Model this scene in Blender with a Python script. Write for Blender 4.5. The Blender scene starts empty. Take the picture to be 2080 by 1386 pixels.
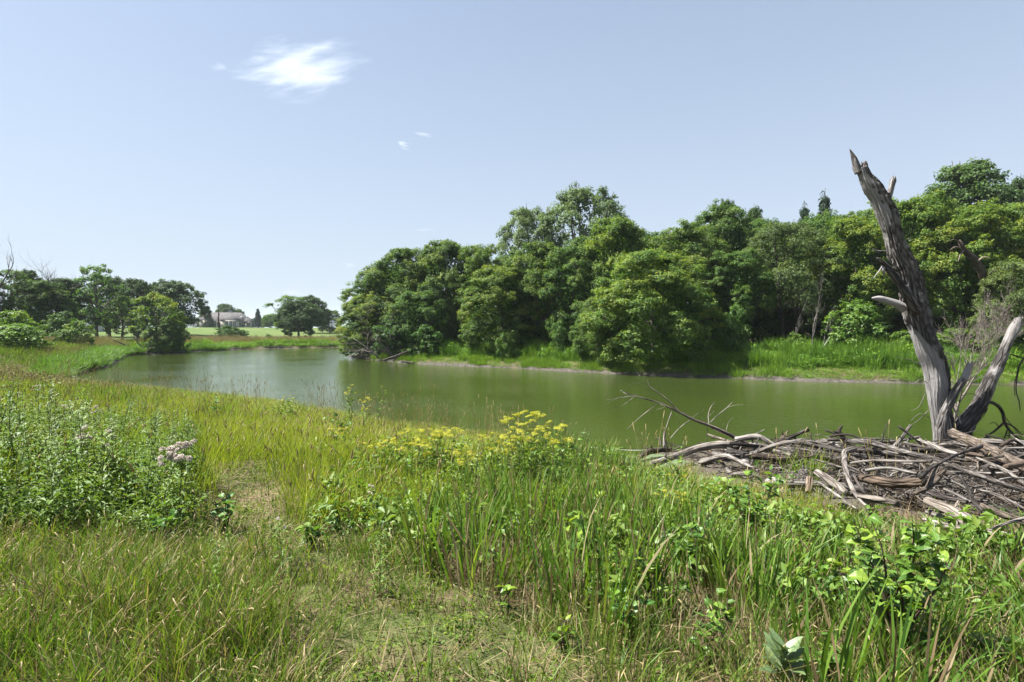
import bpy, math, random
import numpy as np
from mathutils import Vector, Matrix

# ------------------------------------------------------------------ camera, sky, sun, exposure
scene = bpy.context.scene
C = scene.collection
R = math.radians
CAM_Z = 3.2
FPX = 1150.0            # focal length in pixels of the 2080 px wide photograph
PITCH = R(1.245)
cam_data = bpy.data.cameras.new('camera')
cam_data.sensor_width = 36.0
cam_data.lens = FPX / 2080.0 * 36.0
cam_data.clip_start = 0.05
cam_data.clip_end = 9000.0
cam = bpy.data.objects.new('camera', cam_data)
C.objects.link(cam)
cam.location = (0, 0, CAM_Z)
cam.rotation_euler = (R(90) - PITCH, 0, 0)
scene.camera = cam

SUN_EL = R(56.0)
SUN_DIR = Vector((-0.98, 0.14, 0)).normalized()          # horizontal direction towards the sun: left and a little ahead
SUN_DIR = Vector((SUN_DIR.x * math.cos(SUN_EL), SUN_DIR.y * math.cos(SUN_EL), math.sin(SUN_EL)))
world = bpy.data.worlds.new("World")
scene.world = world
world.use_nodes = True
wn = world.node_tree.nodes
wl = world.node_tree.links
wn.clear()
sky = wn.new('ShaderNodeTexSky')
sky.sky_type = 'NISHITA'
sky.sun_disc = False
sky.sun_elevation = SUN_EL
sky.sun_rotation = math.atan2(SUN_DIR.x, SUN_DIR.y)
sky.altitude = 200.0
sky.air_density = 1.0
sky.dust_density = 1.5
sky.ozone_density = 1.0
bg = wn.new('ShaderNodeBackground')
bg.inputs['Strength'].default_value = 0.05
wo = wn.new('ShaderNodeOutputWorld')
# pale summer haze of the sky, thickest at the horizon
wg = wn.new('ShaderNodeNewGeometry'); wx = wn.new('ShaderNodeSeparateXYZ'); wl.new(wg.outputs['Incoming'], wx.inputs[0])
def wmath(op, a, b):
    m = wn.new('ShaderNodeMath'); m.operation = op
    for k, v in ((0, a), (1, b)):
        if hasattr(v, 'links'): wl.new(v, m.inputs[k])
        else: m.inputs[k].default_value = v
    return m.outputs[0]
wf = wmath('EXPONENT', wmath('MULTIPLY', wmath('ABSOLUTE', wx.outputs[2], 0.0), -1.6), 0.0)
wx2 = wn.new('ShaderNodeMix'); wx2.data_type = 'RGBA'; wx2.blend_type = 'MULTIPLY'; wx2.inputs[0].default_value = 1.0
wl.new(sky.outputs[0], wx2.inputs[6]); wx2.inputs[7].default_value = (.88, .92, .96, 1)
wm = wn.new('ShaderNodeMix'); wm.data_type = 'RGBA'
wl.new(wf, wm.inputs[0]); wl.new(wx2.outputs[2], wm.inputs[6]); wm.inputs[7].default_value = (3.65, 4.2, 4.95, 1)
wl.new(wm.outputs[2], bg.inputs[0])
wl.new(bg.outputs[0], wo.inputs[0])

sun_data = bpy.data.lights.new('sun', 'SUN')
sun_data.energy = 4.8
sun_data.angle = R(0.53)
sun_data.color = (1.0, 0.97, 0.92)
sun = bpy.data.objects.new('sun', sun_data)
C.objects.link(sun)
sun.rotation_euler = SUN_DIR.to_track_quat('Z', 'Y').to_euler()
sun.location = (-30, 10, 60)

scene.view_settings.view_transform = 'Standard'
scene.view_settings.look = 'None'
scene.view_settings.gamma = 1.0
scene.view_settings.use_curve_mapping = False
scene.view_settings.exposure = 1.85
scene.cycles.use_denoising = True
try:
    scene.cycles.denoiser = 'OPENIMAGEDENOISE'
    scene.cycles.denoising_prefilter = 'ACCURATE'
except Exception:
    pass
scene.cycles.max_bounces = 16
scene.cycles.diffuse_bounces = 3
scene.cycles.glossy_bounces = 2
scene.cycles.transmission_bounces = 4
scene.cycles.volume_bounces = 16
scene.cycles.transparent_max_bounces = 6
scene.cycles.caustics_reflective = False
scene.cycles.caustics_refractive = False
scene.cycles.sample_clamp_indirect = 6.0

rng = np.random.default_rng(11)
random.seed(11)

# ------------------------------------------------------------------ helpers
def ray(px, py):
    """direction (with unit forward scale) of a pixel of the photograph"""
    u = (px - 1040.0) / FPX
    v = -(py - 693.0) / FPX
    c, s = math.cos(PITCH), math.sin(PITCH)
    return u, c + s * v, -s + c * v

def at(px, py, Y):
    u, f, w = ray(px, py)
    return Vector((u / f * Y, Y, CAM_Z + w / f * Y))

def tag(o, label=None, cat=None, group=None, kind=None):
    if label: o['label'] = label
    if cat: o['category'] = cat
    if group: o['group'] = group
    if kind: o['kind'] = kind
    return o

def root(name, loc, label, cat, group=None, rz=0.0, scale=None):
    o = bpy.data.objects.new(name, None)
    C.objects.link(o)
    o.location = loc
    o.rotation_euler = (0, 0, rz)
    if scale is not None: o.scale = scale
    o.empty_display_size = 0.2
    return tag(o, label, cat, group)

def link(name, mesh, parent=None, loc=(0, 0, 0), rot=(0, 0, 0), scale=(1, 1, 1), color=None, kind=None):
    o = bpy.data.objects.new(name, mesh)
    C.objects.link(o)
    if parent is not None: o.parent = parent
    o.location = loc; o.rotation_euler = rot; o.scale = scale
    if color is not None: o.color = (color[0], color[1], color[2], 1.0)
    if kind: o['kind'] = kind
    return o

def npmesh(name, V, tris=None, quads=None, mats=(), mat_idx=None, smooth=True, attrs=None, vattrs=None):
    V = np.asarray(V, dtype=np.float32)
    me = bpy.data.meshes.new(name)
    me.vertices.add(len(V))
    me.vertices.foreach_set('co', V.ravel())
    loops = []; starts = []; tot = 0
    nf = 0
    if quads is not None and len(quads):
        q = np.asarray(quads, dtype=np.int32)
        loops.append(q.ravel()); starts.append(np.arange(len(q), dtype=np.int32) * 4 + tot); tot += q.size; nf += len(q)
    if tris is not None and len(tris):
        t = np.asarray(tris, dtype=np.int32)
        loops.append(t.ravel()); starts.append(np.arange(len(t), dtype=np.int32) * 3 + tot); tot += t.size; nf += len(t)
    L = np.concatenate(loops); S = np.concatenate(starts)
    me.loops.add(len(L))
    me.loops.foreach_set('vertex_index', L)
    me.polygons.add(nf)
    me.polygons.foreach_set('loop_start', S)
    if smooth: me.polygons.foreach_set('use_smooth', np.ones(nf, dtype=bool))
    for m in mats: me.materials.append(m)
    if mat_idx is not None: me.polygons.foreach_set('material_index', np.asarray(mat_idx, dtype=np.int32))
    if attrs:
        for k, a in attrs.items():
            at_ = me.attributes.new(k, 'FLOAT', 'POINT')
            at_.data.foreach_set('value', np.asarray(a, dtype=np.float32))
    if vattrs:
        for k, a in vattrs.items():
            at_ = me.attributes.new(k, 'FLOAT_VECTOR', 'POINT')
            at_.data.foreach_set('vector', np.asarray(a, dtype=np.float32).ravel())
    me.update()
    me.validate()
    return me

class MB:
    """collects pieces of geometry for ONE mesh"""
    def __init__(self):
        self.V = []; self.Q = []; self.T = []; self.A = {}; self.TC = []; self.n = 0; self.qm = []; self.tm = []
    def add(self, V, quads=None, tris=None, tc=None, mat=0, **at_):
        V = np.asarray(V, dtype=float).reshape(-1, 3)
        if quads is not None and len(quads):
            self.Q.append(np.asarray(quads) + self.n); self.qm += [mat] * len(quads)
        if tris is not None and len(tris):
            self.T.append(np.asarray(tris) + self.n); self.tm += [mat] * len(tris)
        self.V.append(V)
        self.TC.append(np.asarray(tc) if tc is not None else V.copy())
        for k, a in at_.items():
            self.A.setdefault(k, []).append((self.n, np.broadcast_to(np.asarray(a, dtype=float), (len(V),))))
        self.n += len(V)
    def box(self, x0, x1, y0, y1, z0, z1, mat=0, **k):
        V = [(x, y, z) for z in (z0, z1) for y in (y0, y1) for x in (x0, x1)]
        Q = [(0, 2, 3, 1), (4, 5, 7, 6), (0, 1, 5, 4), (2, 6, 7, 3), (0, 4, 6, 2), (1, 3, 7, 5)]
        self.add(V, quads=Q, mat=mat, **k)
    def build(self, name, mats, smooth=True):
        V = np.concatenate(self.V)
        A = {}
        for k, lst in self.A.items():
            a = np.zeros(len(V))
            for s, v in lst: a[s:s + len(v)] = v
            A[k] = a
        Q = np.concatenate(self.Q) if self.Q else None
        T = np.concatenate(self.T) if self.T else None
        if not isinstance(mats, (list, tuple)): mats = [mats]
        return npmesh(name, V, T, Q, mats, self.qm + self.tm, smooth, A, {'tc': np.concatenate(self.TC)})

def smooth01(t):
    t = np.clip(t, 0, 1)
    return t * t * (3 - 2 * t)

_perm = np.random.default_rng(3).random((256, 256))
def vnoise(x, y):
    x = np.asarray(x, dtype=float); y = np.asarray(y, dtype=float)
    xi = np.floor(x).astype(int); yi = np.floor(y).astype(int)
    fx = x - xi; fy = y - yi
    fx = fx * fx * (3 - 2 * fx); fy = fy * fy * (3 - 2 * fy)
    g = lambda a, b: _perm[a & 255, b & 255]
    return (g(xi, yi) * (1 - fx) + g(xi + 1, yi) * fx) * (1 - fy) + (g(xi, yi + 1) * (1 - fx) + g(xi + 1, yi + 1) * fx) * fy
def fbm(x, y, o=4):
    s = 0; a = .5
    for k in range(o):
        s = s + a * vnoise(x * 2 ** k + 17.3 * k, y * 2 ** k + 9.1 * k); a *= .5
    return s / (1 - .5 ** o)

def frames(P):
    P = np.asarray(P, dtype=float)
    T = np.gradient(P, axis=0)
    T /= np.linalg.norm(T, axis=1)[:, None] + 1e-9
    ref = np.array([0, 0, 1.0]) if abs(T[0][2]) < .9 else np.array([1.0, 0, 0])
    N = np.zeros_like(P)
    n = np.cross(T[0], ref); n /= np.linalg.norm(n)
    for i in range(len(P)):
        n = n - T[i] * np.dot(n, T[i]); n /= np.linalg.norm(n) + 1e-9
        N[i] = n
    return T, N, np.cross(T, N)

def resample(P, n):
    P = np.asarray(P, dtype=float)
    d = np.r_[0, np.cumsum(np.linalg.norm(np.diff(P[:, :3], axis=0), axis=1))]
    s = np.linspace(0, d[-1], n)
    # Catmull-Rom-like smoothing by blending a cubic through the points
    out = np.zeros((n, P.shape[1]))
    for k in range(P.shape[1]):
        m = np.gradient(P[:, k], d) if len(P) > 2 else np.full(len(P), (P[-1, k] - P[0, k]) / d[-1])
        i = np.clip(np.searchsorted(d, s, side='right') - 1, 0, len(P) - 2)
        h = d[i + 1] - d[i]; t = (s - d[i]) / h
        out[:, k] = ((2 * t**3 - 3 * t**2 + 1) * P[i, k] + (t**3 - 2 * t**2 + t) * h * m[i]
                     + (-2 * t**3 + 3 * t**2) * P[i + 1, k] + (t**3 - t**2) * h * m[i + 1])
    return out, s

def tube(mb, P, r, nseg=6, disp=None, mat=0, seed=0.0, cap=True, **at_):
    """sweep a ring along P (n x 3) with radii r; disp(s, ang) scales the radius"""
    P = np.asarray(P, dtype=float); n = len(P)
    r = np.broadcast_to(np.asarray(r, dtype=float), (n,))
    T, N, B = frames(P)
    ang = np.linspace(0, 2 * math.pi, nseg, endpoint=False)
    d = np.r_[0, np.cumsum(np.linalg.norm(np.diff(P, axis=0), axis=1))]
    rr = np.repeat(r[:, None], nseg, 1)
    if disp is not None: rr = rr * disp(d[:, None] + 0 * ang[None], ang[None] + 0 * d[:, None])
    V = P[:, None] + rr[..., None] * (np.cos(ang)[None, :, None] * N[:, None] + np.sin(ang)[None, :, None] * B[:, None])
    tc = np.stack([np.cos(ang)[None] * r[:, None] + seed, np.sin(ang)[None] * r[:, None] + seed * 1.7,
                   np.repeat(d[:, None], nseg, 1) + seed], -1)
    i = np.arange(n - 1)[:, None] * nseg; j = np.arange(nseg)[None]; j2 = (j + 1) % nseg
    Q = np.stack([i + j, i + j2, i + nseg + j2, i + nseg + j], -1).reshape(-1, 4)
    V = V.reshape(-1, 3); tc = tc.reshape(-1, 3)
    tris = []
    if cap:
        c0 = len(V); V = np.vstack([V, P[0], P[-1]]); tc = np.vstack([tc, [seed, seed, seed], [seed + .3, seed, d[-1]]])
        for k in range(nseg):
            tris.append((c0, (k + 1) % nseg, k)); tris.append((c0 + 1, (n - 1) * nseg + k, (n - 1) * nseg + (k + 1) % nseg))
        at_ = {k: (np.r_[np.asarray(a).ravel(), 0, 0] if np.ndim(a) else a) for k, a in at_.items()}
    mb.add(V, quads=Q, tris=tris if tris else None, tc=tc, mat=mat, **at_)
    return V

# ------------------------------------------------------------------ materials
def newmat(name):
    m = bpy.data.materials.new(name); m.use_nodes = True
    nt = m.node_tree; nt.nodes.clear()
    out = nt.nodes.new('ShaderNodeOutputMaterial')
    return m, nt, out

def node(nt, t, **k):
    n = nt.nodes.new(t)
    for a, v in k.items():
        if a.startswith('in_'):
            key = a[3:]
            n.inputs[int(key) if key.isdigit() else key].default_value = v
        else: setattr(n, a, v)
    return n

def ramp(nt, stops, interp='LINEAR'):
    r_ = nt.nodes.new('ShaderNodeValToRGB'); r_.color_ramp.interpolation = interp
    e = r_.color_ramp.elements
    while len(e) < len(stops): e.new(0.5)
    for el, (p, c) in zip(e, stops): el.position = p; el.color = (c[0], c[1], c[2], 1)
    return r_

def mixcol(nt, a, b, fac, blend='MIX'):
    m = nt.nodes.new('ShaderNodeMix'); m.data_type = 'RGBA'; m.blend_type = blend
    for s, v in ((0, fac), (6, a), (7, b)):
        if hasattr(v, 'is_output') or hasattr(v, 'links'): nt.links.new(v, m.inputs[s])
        else: m.inputs[s].default_value = v if s == 0 else (v[0], v[1], v[2], 1)
    return m.outputs[2]

def math_(nt, op, a, b=0.0, clamp=False):
    m = nt.nodes.new('ShaderNodeMath'); m.operation = op; m.use_clamp = clamp
    for s, v in ((0, a), (1, b)):
        if hasattr(v, 'links'): nt.links.new(v, m.inputs[s])
        else: m.inputs[s].default_value = v
    return m.outputs[0]

def leafmat(name, stops, trans=0.32, rough=0.45, spec=0.35, inst=0.0, objrand=0.12, along=None, veins=False, warm=(1.25, 1.25, 0.6)):
    m, nt, out = newmat(name)
    a = node(nt, 'ShaderNodeAttribute', attribute_name='tint')
    fac = a.outputs['Fac']
    oi = node(nt, 'ShaderNodeObjectInfo')
    if objrand:
        fac = math_(nt, 'ADD', fac, math_(nt, 'MULTIPLY', math_(nt, 'SUBTRACT', oi.outputs['Random'], 0.5), objrand))
    if inst:
        it = node(nt, 'ShaderNodeAttribute', attribute_name='itint', attribute_type='INSTANCER')
        fac = math_(nt, 'ADD', fac, math_(nt, 'MULTIPLY', it.outputs['Fac'], inst))
    rp = ramp(nt, stops); nt.links.new(fac, rp.inputs[0])
    col = rp.outputs[0]
    if along is not None:
        al = node(nt, 'ShaderNodeAttribute', attribute_name='along')
        f = math_(nt, 'MULTIPLY', math_(nt, 'SUBTRACT', along[1], al.outputs['Fac']), 1.0 / along[1], clamp=True)
        col = mixcol(nt, col, along[0], f)
    if veins:
        tcn = node(nt, 'ShaderNodeAttribute', attribute_name='tc')
        sx = node(nt, 'ShaderNodeSeparateXYZ'); nt.links.new(tcn.outputs['Vector'], sx.inputs[0])
        ab = math_(nt, 'ABSOLUTE', sx.outputs[0])
        w = math_(nt, 'SINE', math_(nt, 'MULTIPLY', math_(nt, 'SUBTRACT', sx.outputs[1], math_(nt, 'MULTIPLY', ab, 0.8)), 44.0))
        vv = math_(nt, 'MULTIPLY', math_(nt, 'GREATER_THAN', w, 0.9), 0.3)
        mid = math_(nt, 'MULTIPLY', math_(nt, 'LESS_THAN', ab, 0.018), 0.5)
        col = mixcol(nt, col, (0.28, 0.36, 0.12), math_(nt, 'MAXIMUM', vv, mid))
    col = mixcol(nt, col, oi.outputs['Color'], 1.0, 'MULTIPLY')
    p = node(nt, 'ShaderNodeBsdfPrincipled', in_Roughness=rough)
    p.inputs['Specular IOR Level'].default_value = spec
    nt.links.new(col, p.inputs['Base Color'])
    t = node(nt, 'ShaderNodeBsdfTranslucent')
    nt.links.new(mixcol(nt, col, warm, 1.0, 'MULTIPLY'), t.inputs['Color'])
    mx = node(nt, 'ShaderNodeMixShader', in_0=trans)
    nt.links.new(p.outputs[0], mx.inputs[1]); nt.links.new(t.outputs[0], mx.inputs[2])
    nt.links.new(mx.outputs[0], out.inputs[0])
    return m

def woodmat(name, dark, mid, light, scale=6.0, stretch=0.16, bump=0.5, baremix=False, bare=(0.50, 0.46, 0.42), rough=0.85, crack=None):
    m, nt, out = newmat(name)
    tcn = node(nt, 'ShaderNodeAttribute', attribute_name='tc')
    mp = node(nt, 'ShaderNodeMapping'); mp.inputs['Scale'].default_value = (1, 1, stretch)
    nt.links.new(tcn.outputs['Vector'], mp.inputs[0])
    n1 = node(nt, 'ShaderNodeTexNoise', in_Scale=scale * 4, in_Detail=6.0, in_Roughness=0.65)
    n2 = node(nt, 'ShaderNodeTexNoise', in_Scale=scale * 0.5, in_Detail=3.0)
    n3 = node(nt, 'ShaderNodeTexNoise', in_Scale=scale * 14, in_Detail=3.0)
    nt.links.new(mp.outputs[0], n1.inputs['Vector']); nt.links.new(tcn.outputs['Vector'], n2.inputs['Vector'])
    nt.links.new(mp.outputs[0], n3.inputs['Vector'])
    f = math_(nt, 'ADD', math_(nt, 'MULTIPLY', n1.outputs[0], 0.7), math_(nt, 'MULTIPLY', n2.outputs[0], 0.45))
    oi = node(nt, 'ShaderNodeObjectInfo')
    f = math_(nt, 'ADD', f, math_(nt, 'MULTIPLY', math_(nt, 'SUBTRACT', oi.outputs['Random'], 0.5), 0.34))
    K = .68
    dark, mid, light, bare = [tuple(c * K for c in q_) for q_ in (dark, mid, light, bare)]
    rp = ramp(nt, [(0.36, dark), (0.55, mid), (0.74, light)]); nt.links.new(f, rp.inputs[0])
    col = rp.outputs[0]
    if baremix:
        ba = node(nt, 'ShaderNodeAttribute', attribute_name='bare')
        rb = ramp(nt, [(0.3, (bare[0] * .55, bare[1] * .53, bare[2] * .5)), (0.62, bare)]); nt.links.new(f, rb.inputs[0])
        nb = math_(nt, 'ADD', ba.outputs['Fac'], math_(nt, 'MULTIPLY', math_(nt, 'SUBTRACT', n2.outputs[0], 0.5), 1.0))
        nb = math_(nt, 'MULTIPLY', math_(nt, 'SUBTRACT', nb, 0.42), 8.0, clamp=True)
        col = mixcol(nt, col, rb.outputs[0], nb)
    hgt = math_(nt, 'ADD', n1.outputs[0], math_(nt, 'MULTIPLY', n3.outputs[0], 0.4))
    if crack:
        mp2 = node(nt, 'ShaderNodeMapping'); mp2.inputs['Scale'].default_value = (crack[0], crack[0], crack[1])
        wv = node(nt, 'ShaderNodeMix', data_type='VECTOR'); wv.inputs[0].default_value = .05
        nt.links.new(tcn.outputs['Vector'], wv.inputs[4]); nt.links.new(n2.outputs['Color'], wv.inputs[5]); nt.links.new(wv.outputs[1], mp2.inputs[0])
        vo = node(nt, 'ShaderNodeTexVoronoi', feature='DISTANCE_TO_EDGE', in_Scale=1.0); nt.links.new(mp2.outputs[0], vo.inputs['Vector'])
        ck = math_(nt, 'MULTIPLY', vo.outputs['Distance'], crack[2], clamp=True)
        if baremix: ck = math_(nt, 'MAXIMUM', ck, math_(nt, 'MULTIPLY', nb, .75))
        col = mixcol(nt, col, ramp_out(nt, ck), 1.0, 'MULTIPLY')
        hgt = math_(nt, 'ADD', hgt, math_(nt, 'MULTIPLY', ck, 1.2))
    col = mixcol(nt, col, oi.outputs['Color'], 1.0, 'MULTIPLY')
    p = node(nt, 'ShaderNodeBsdfPrincipled', in_Roughness=rough)
    p.inputs['Specular IOR Level'].default_value = 0.2
    nt.links.new(col, p.inputs['Base Color'])
    bp = node(nt, 'ShaderNodeBump', in_Strength=bump, in_Distance=0.02)
    nt.links.new(hgt, bp.inputs['Height'])
    nt.links.new(bp.outputs[0], p.inputs['Normal'])
    nt.links.new(p.outputs[0], out.inputs[0])
    return m

def ramp_out(nt, f):
    r_ = ramp(nt, [(0, (.40, .37, .35)), (1, (1, 1, 1))]); nt.links.new(f, r_.inputs[0]); return r_.outputs[0]

def plainmat(name, color, rough=0.8, spec=0.3, noise=None, bump=0.0):
    m, nt, out = newmat(name)
    color = tuple(c * .72 for c in color)
    p = node(nt, 'ShaderNodeBsdfPrincipled', in_Roughness=rough)
    p.inputs['Specular IOR Level'].default_value = spec
    p.inputs['Base Color'].default_value = (*color, 1)
    if noise:
        sc, amt = noise
        tcn = node(nt, 'ShaderNodeTexCoord')
        n1 = node(nt, 'ShaderNodeTexNoise', in_Scale=sc, in_Detail=5.0)
        nt.links.new(tcn.outputs['Object'], n1.inputs['Vector'])
        lo = [c * (1 - amt) for c in color]; hi = [min(1, c * (1 + amt)) for c in color]
        rp = ramp(nt, [(0.3, lo), (0.7, hi)]); nt.links.new(n1.outputs[0], rp.inputs[0])
        nt.links.new(rp.outputs[0], p.inputs['Base Color'])
        if bump:
            bp = node(nt, 'ShaderNodeBump', in_Strength=bump, in_Distance=0.02)
            nt.links.new(n1.outputs[0], bp.inputs['Height']); nt.links.new(bp.outputs[0], p.inputs['Normal'])
    nt.links.new(p.outputs[0], out.inputs[0])
    return m

# ------------------------------------------------------------------ terrain and river
#          x      y     ledge  H     L     p     E(rise beyond L)
SHORE = [
    (90,     2,   0.03, 1.6,  16,  1.8, 0.0),
    (60,     6,   0.03, 1.6,  16,  1.8, 0.0),
    (30,    11.5, 0.03, 1.6,  16,  1.8, 0.0),
    (20,    13.4, 0.05, 1.6,  16,  1.8, 0.0),
    (14,    14.7, 0.08, 1.6,  16,  1.8, 0.0),
    (10.5,  15.0, 0.10, 1.6,  16,  1.8, 0.0),
    (7.5,   15.1, 0.08, 1.6,  16,  1.8, 0.0),
    (5.0,   15.1, 0.06, 1.6,  16,  1.8, 0.0),
    (3.5,   14.7, 0.05, 1.6,  16,  1.8, 0.0),
    (4.3,   13.5, 0.03, 1.6,  15,  1.8, 0.0),
    (3.5,   12.7, 0.03, 1.6,  14,  1.7, 0.0),
    (2.5,   14.0, 0.05, 1.6,  14,  1.7, 0.0),
    (1.5,   15.2, 0.06, 1.6,  15,  1.8, 0.0),
    (-0.6,  16.6, 0.06, 1.6,  15,  1.8, 0.0),
    (-3.9,  18.8, 0.06, 1.6,  16,  1.8, 0.0),
    (-8.5,  23.0, 0.06, 1.6,  17,  1.8, 0.0),
    (-13.5, 26.5, 0.06, 1.6,  17,  1.8, 0.0),
    (-19,   29.5, 0.06, 1.6,  17,  1.8, 0.01),
    (-24,   32.5, 0.08, 1.6,  16,  1.8, 0.02),
    (-28,   35.5, 0.12, 1.65,  14,  1.6, 0.03),
    (-31,   40.0, 0.35, 1.7,   10,  1.1, 0.03),
    (-34,   47.0, 0.45, 1.7,   9,  1.0, 0.03),
    (-40,   57.0, 0.40, 1.7,  10,  1.0, 0.04),
    (-45.5, 66.0, 0.30, 1.7,  10,  1.0, 0.04),
    (-46.5, 72.0, 0.25, 1.6,  10,  1.0, 0.04),
    (-45.5, 76.0, 0.25, 1.5,  10,  1.0, 0.04),
    (-43,   82.0, 0.25, 1.3,  10,  1.0, 0.023),
    (-41.5, 88.0, 0.22, 1.1,  10,  1.0, 0.023),
    (-36,   93.0, 0.18, 1.0,  10,  1.0, 0.023),
    (-28.6, 97.0, 0.15, 0.9,  10,  1.0, 0.023),
    (-15,   99.0, 0.15, 0.9,  10,  1.0, 0.023),
    (10,   100.0, 0.15, 0.9,  10,  1.0, 0.023),
    (60,   100.0, 0.15, 0.9,  10,  1.0, 0.023),
    (60,    84.0, 0.20, 1.2,   8,  1.0, 0.02),
    (10,    82.0, 0.20, 1.2,   8,  1.0, 0.02),
    (-10,   76.0, 0.20, 1.2,   8,  1.0, 0.02),
    (-17,   70.0, 0.20, 1.2,   8,  1.0, 0.02),
    (-18.5, 65.0, 0.20, 1.2,   7,  1.0, 0.02),
    (-14,   58.0, 0.20, 1.2,   7,  1.0, 0.02),
    (-9.1,  52.4, 0.20, 1.2,   7,  1.0, 0.02),
    (0.4,   45.8, 0.20, 1.2,   7,  1.0, 0.03),
    (8.8,   39.4, 0.20, 1.25,  7,  1.0, 0.03),
    (17,    35.2, 0.20, 1.25,  7,  1.0, 0.03),
    (24.6,  33.0, 0.20, 1.3,   7,  1.0, 0.03),
    (29.2,  32.3, 0.20, 1.3,   7,  1.0, 0.03),
    (45,    31.0, 0.20, 1.3,   7,  1.0, 0.03),
    (95,    30.0, 0.20, 1.3,   7,  1.0, 0.03),
]
SH = np.array(SHORE, dtype=float)

def shore_query(x, y):
    """signed distance to the water's edge (positive on land) and the bank's own profile there"""
    x = np.asarray(x, dtype=float).ravel(); y = np.asarray(y, dtype=float).ravel()
    n = len(SH)
    best = np.full(len(x), 1e18); att = np.zeros((len(x), 5)); inside = np.zeros(len(x), dtype=bool)
    for i in range(n):
        a = SH[i]; b = SH[(i + 1) % n]
        ex, ey = b[0] - a[0], b[1] - a[1]
        if i < n - 1:
            t = np.clip(((x - a[0]) * ex + (y - a[1]) * ey) / (ex * ex + ey * ey), 0, 1)
            d2 = (x - a[0] - t * ex) ** 2 + (y - a[1] - t * ey) ** 2
            w = d2 < best
            best = np.where(w, d2, best)
            att[w] = a[2:] + t[w, None] * (b[2:] - a[2:])
        if ey != 0:
            cr = ((a[1] > y) != (b[1] > y)) & (x < (b[0] - a[0]) * (y - a[1]) / ey + a[0])
            inside ^= cr
    d = np.sqrt(best)
    return np.where(inside, -d, d), att

def ground(x, y, full=False):
    shp = np.shape(x)
    x = np.asarray(x, dtype=float).ravel(); y = np.asarray(y, dtype=float).ravel()
    d, a = shore_query(x, y)
    wob = (fbm(x * .9, y * .9, 3) - .5) * 0.5
    dd = d + wob * np.clip(np.abs(d), 0, 1) * .8
    le, H, L, p, E = a.T
    dl = np.maximum(dd, 0)
    t = np.clip(dl / L, 0, 1)
    z = le * (1 - np.exp(-dl / .22)) + (H - le) * (t ** p) * (1 + p * (1 - t)) / 1.0 * np.where(p > 1.05, 1, .5 * (1 + 1)) \
        if False else le * (1 - np.exp(-dl / .22)) + (H - le) * np.minimum(1, (t ** p) * (1 + p * (1 - t)))
    z = z + E * np.maximum(0, dl - L) * np.exp(-np.maximum(0, dl - 110) / 200)
    z = np.where(dd < 0, np.maximum(-1.3, dd * .35) - .02, z)
    rough = np.clip(dl / 2.5, 0, 1)
    z = z + rough * ((fbm(x * .35 + 5, y * .35, 3) - .5) * .22 + (fbm(x * 2.1, y * 2.1 + 3, 3) - .5) * .10 * (y < 40))
    if full: return z.reshape(shp), d.reshape(shp)
    return z.reshape(shp)

def gz(x, y): return float(ground(np.array([x]), np.array([y]))[0])

_ts = np.geomspace(1.4, 320, 3000)
def hit(px, py, h=0.0):
    """where the line of sight through a pixel meets the ground raised by h"""
    u, f, w = ray(px, py)
    x = u / f * _ts; z = CAM_Z + w / f * _ts
    g = np.maximum(ground(x, _ts), 0) + h
    k = np.argmax(z < g) if np.any(z < g) else len(_ts) - 1
    k = max(k, 1)
    a = (z[k - 1] - g[k - 1]); b = (g[k] - z[k]); t = a / (a + b + 1e-9)
    Y = _ts[k - 1] + t * (_ts[k] - _ts[k - 1])
    return Vector((u / f * Y, Y, CAM_Z + w / f * Y))

# path trodden through the grass (centre line, half width)
PATH = np.array([(-4.0, 9.3, .25), (-3.5, 7.4, .35), (-2.95, 6.1, .42), (-2.2, 5.0, .55), (-1.45, 4.15, .6), (-.7, 3.3, .6), (-.2, 2.4, .55), (0, 1.0, .5)])
def path_d(x, y):
    x = np.asarray(x, dtype=float); y = np.asarray(y, dtype=float)
    best = np.full(x.shape, 1e9)
    for a, b in zip(PATH[:-1], PATH[1:]):
        e = b[:2] - a[:2]
        t = np.clip(((x - a[0]) * e[0] + (y - a[1]) * e[1]) / (e @ e), 0, 1)
        d = np.hypot(x - a[0] - t * e[0], y - a[1] - t * e[1]) / (a[2] + t * (b[2] - a[2]))
        best = np.minimum(best, d)
    return best          # 1 = edge of the trodden strip

PILE = np.array([(3.5, 14.9), (3.8, 12.6), (4.1, 10.5), (4.55, 9.0), (5.1, 7.9), (5.7, 6.9), (6.6, 6.4), (9, 7.2), (13, 9.8), (17, 13), (17, 14.6), (10, 15.1), (7, 15.2)])
def pile_d(x, y):
    """signed distance to the outline of the driftwood pile, positive inside"""
    x = np.asarray(x, dtype=float); y = np.asarray(y, dtype=float)
    best = np.full(x.shape, 1e9); ins = np.zeros(x.shape, dtype=bool)
    for i in range(len(PILE)):
        p, q = PILE[i], PILE[(i + 1) % len(PILE)]; e = q - p
        t = np.clip(((x - p[0]) * e[0] + (y - p[1]) * e[1]) / (e @ e), 0, 1)
        best = np.minimum(best, np.hypot(x - p[0] - t * e[0], y - p[1] - t * e[1]))
        if e[1] != 0: ins ^= ((p[1] > y) != (q[1] > y)) & (x < e[0] * (y - p[1]) / e[1] + p[0])
    return np.where(ins, best, -best)

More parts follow.
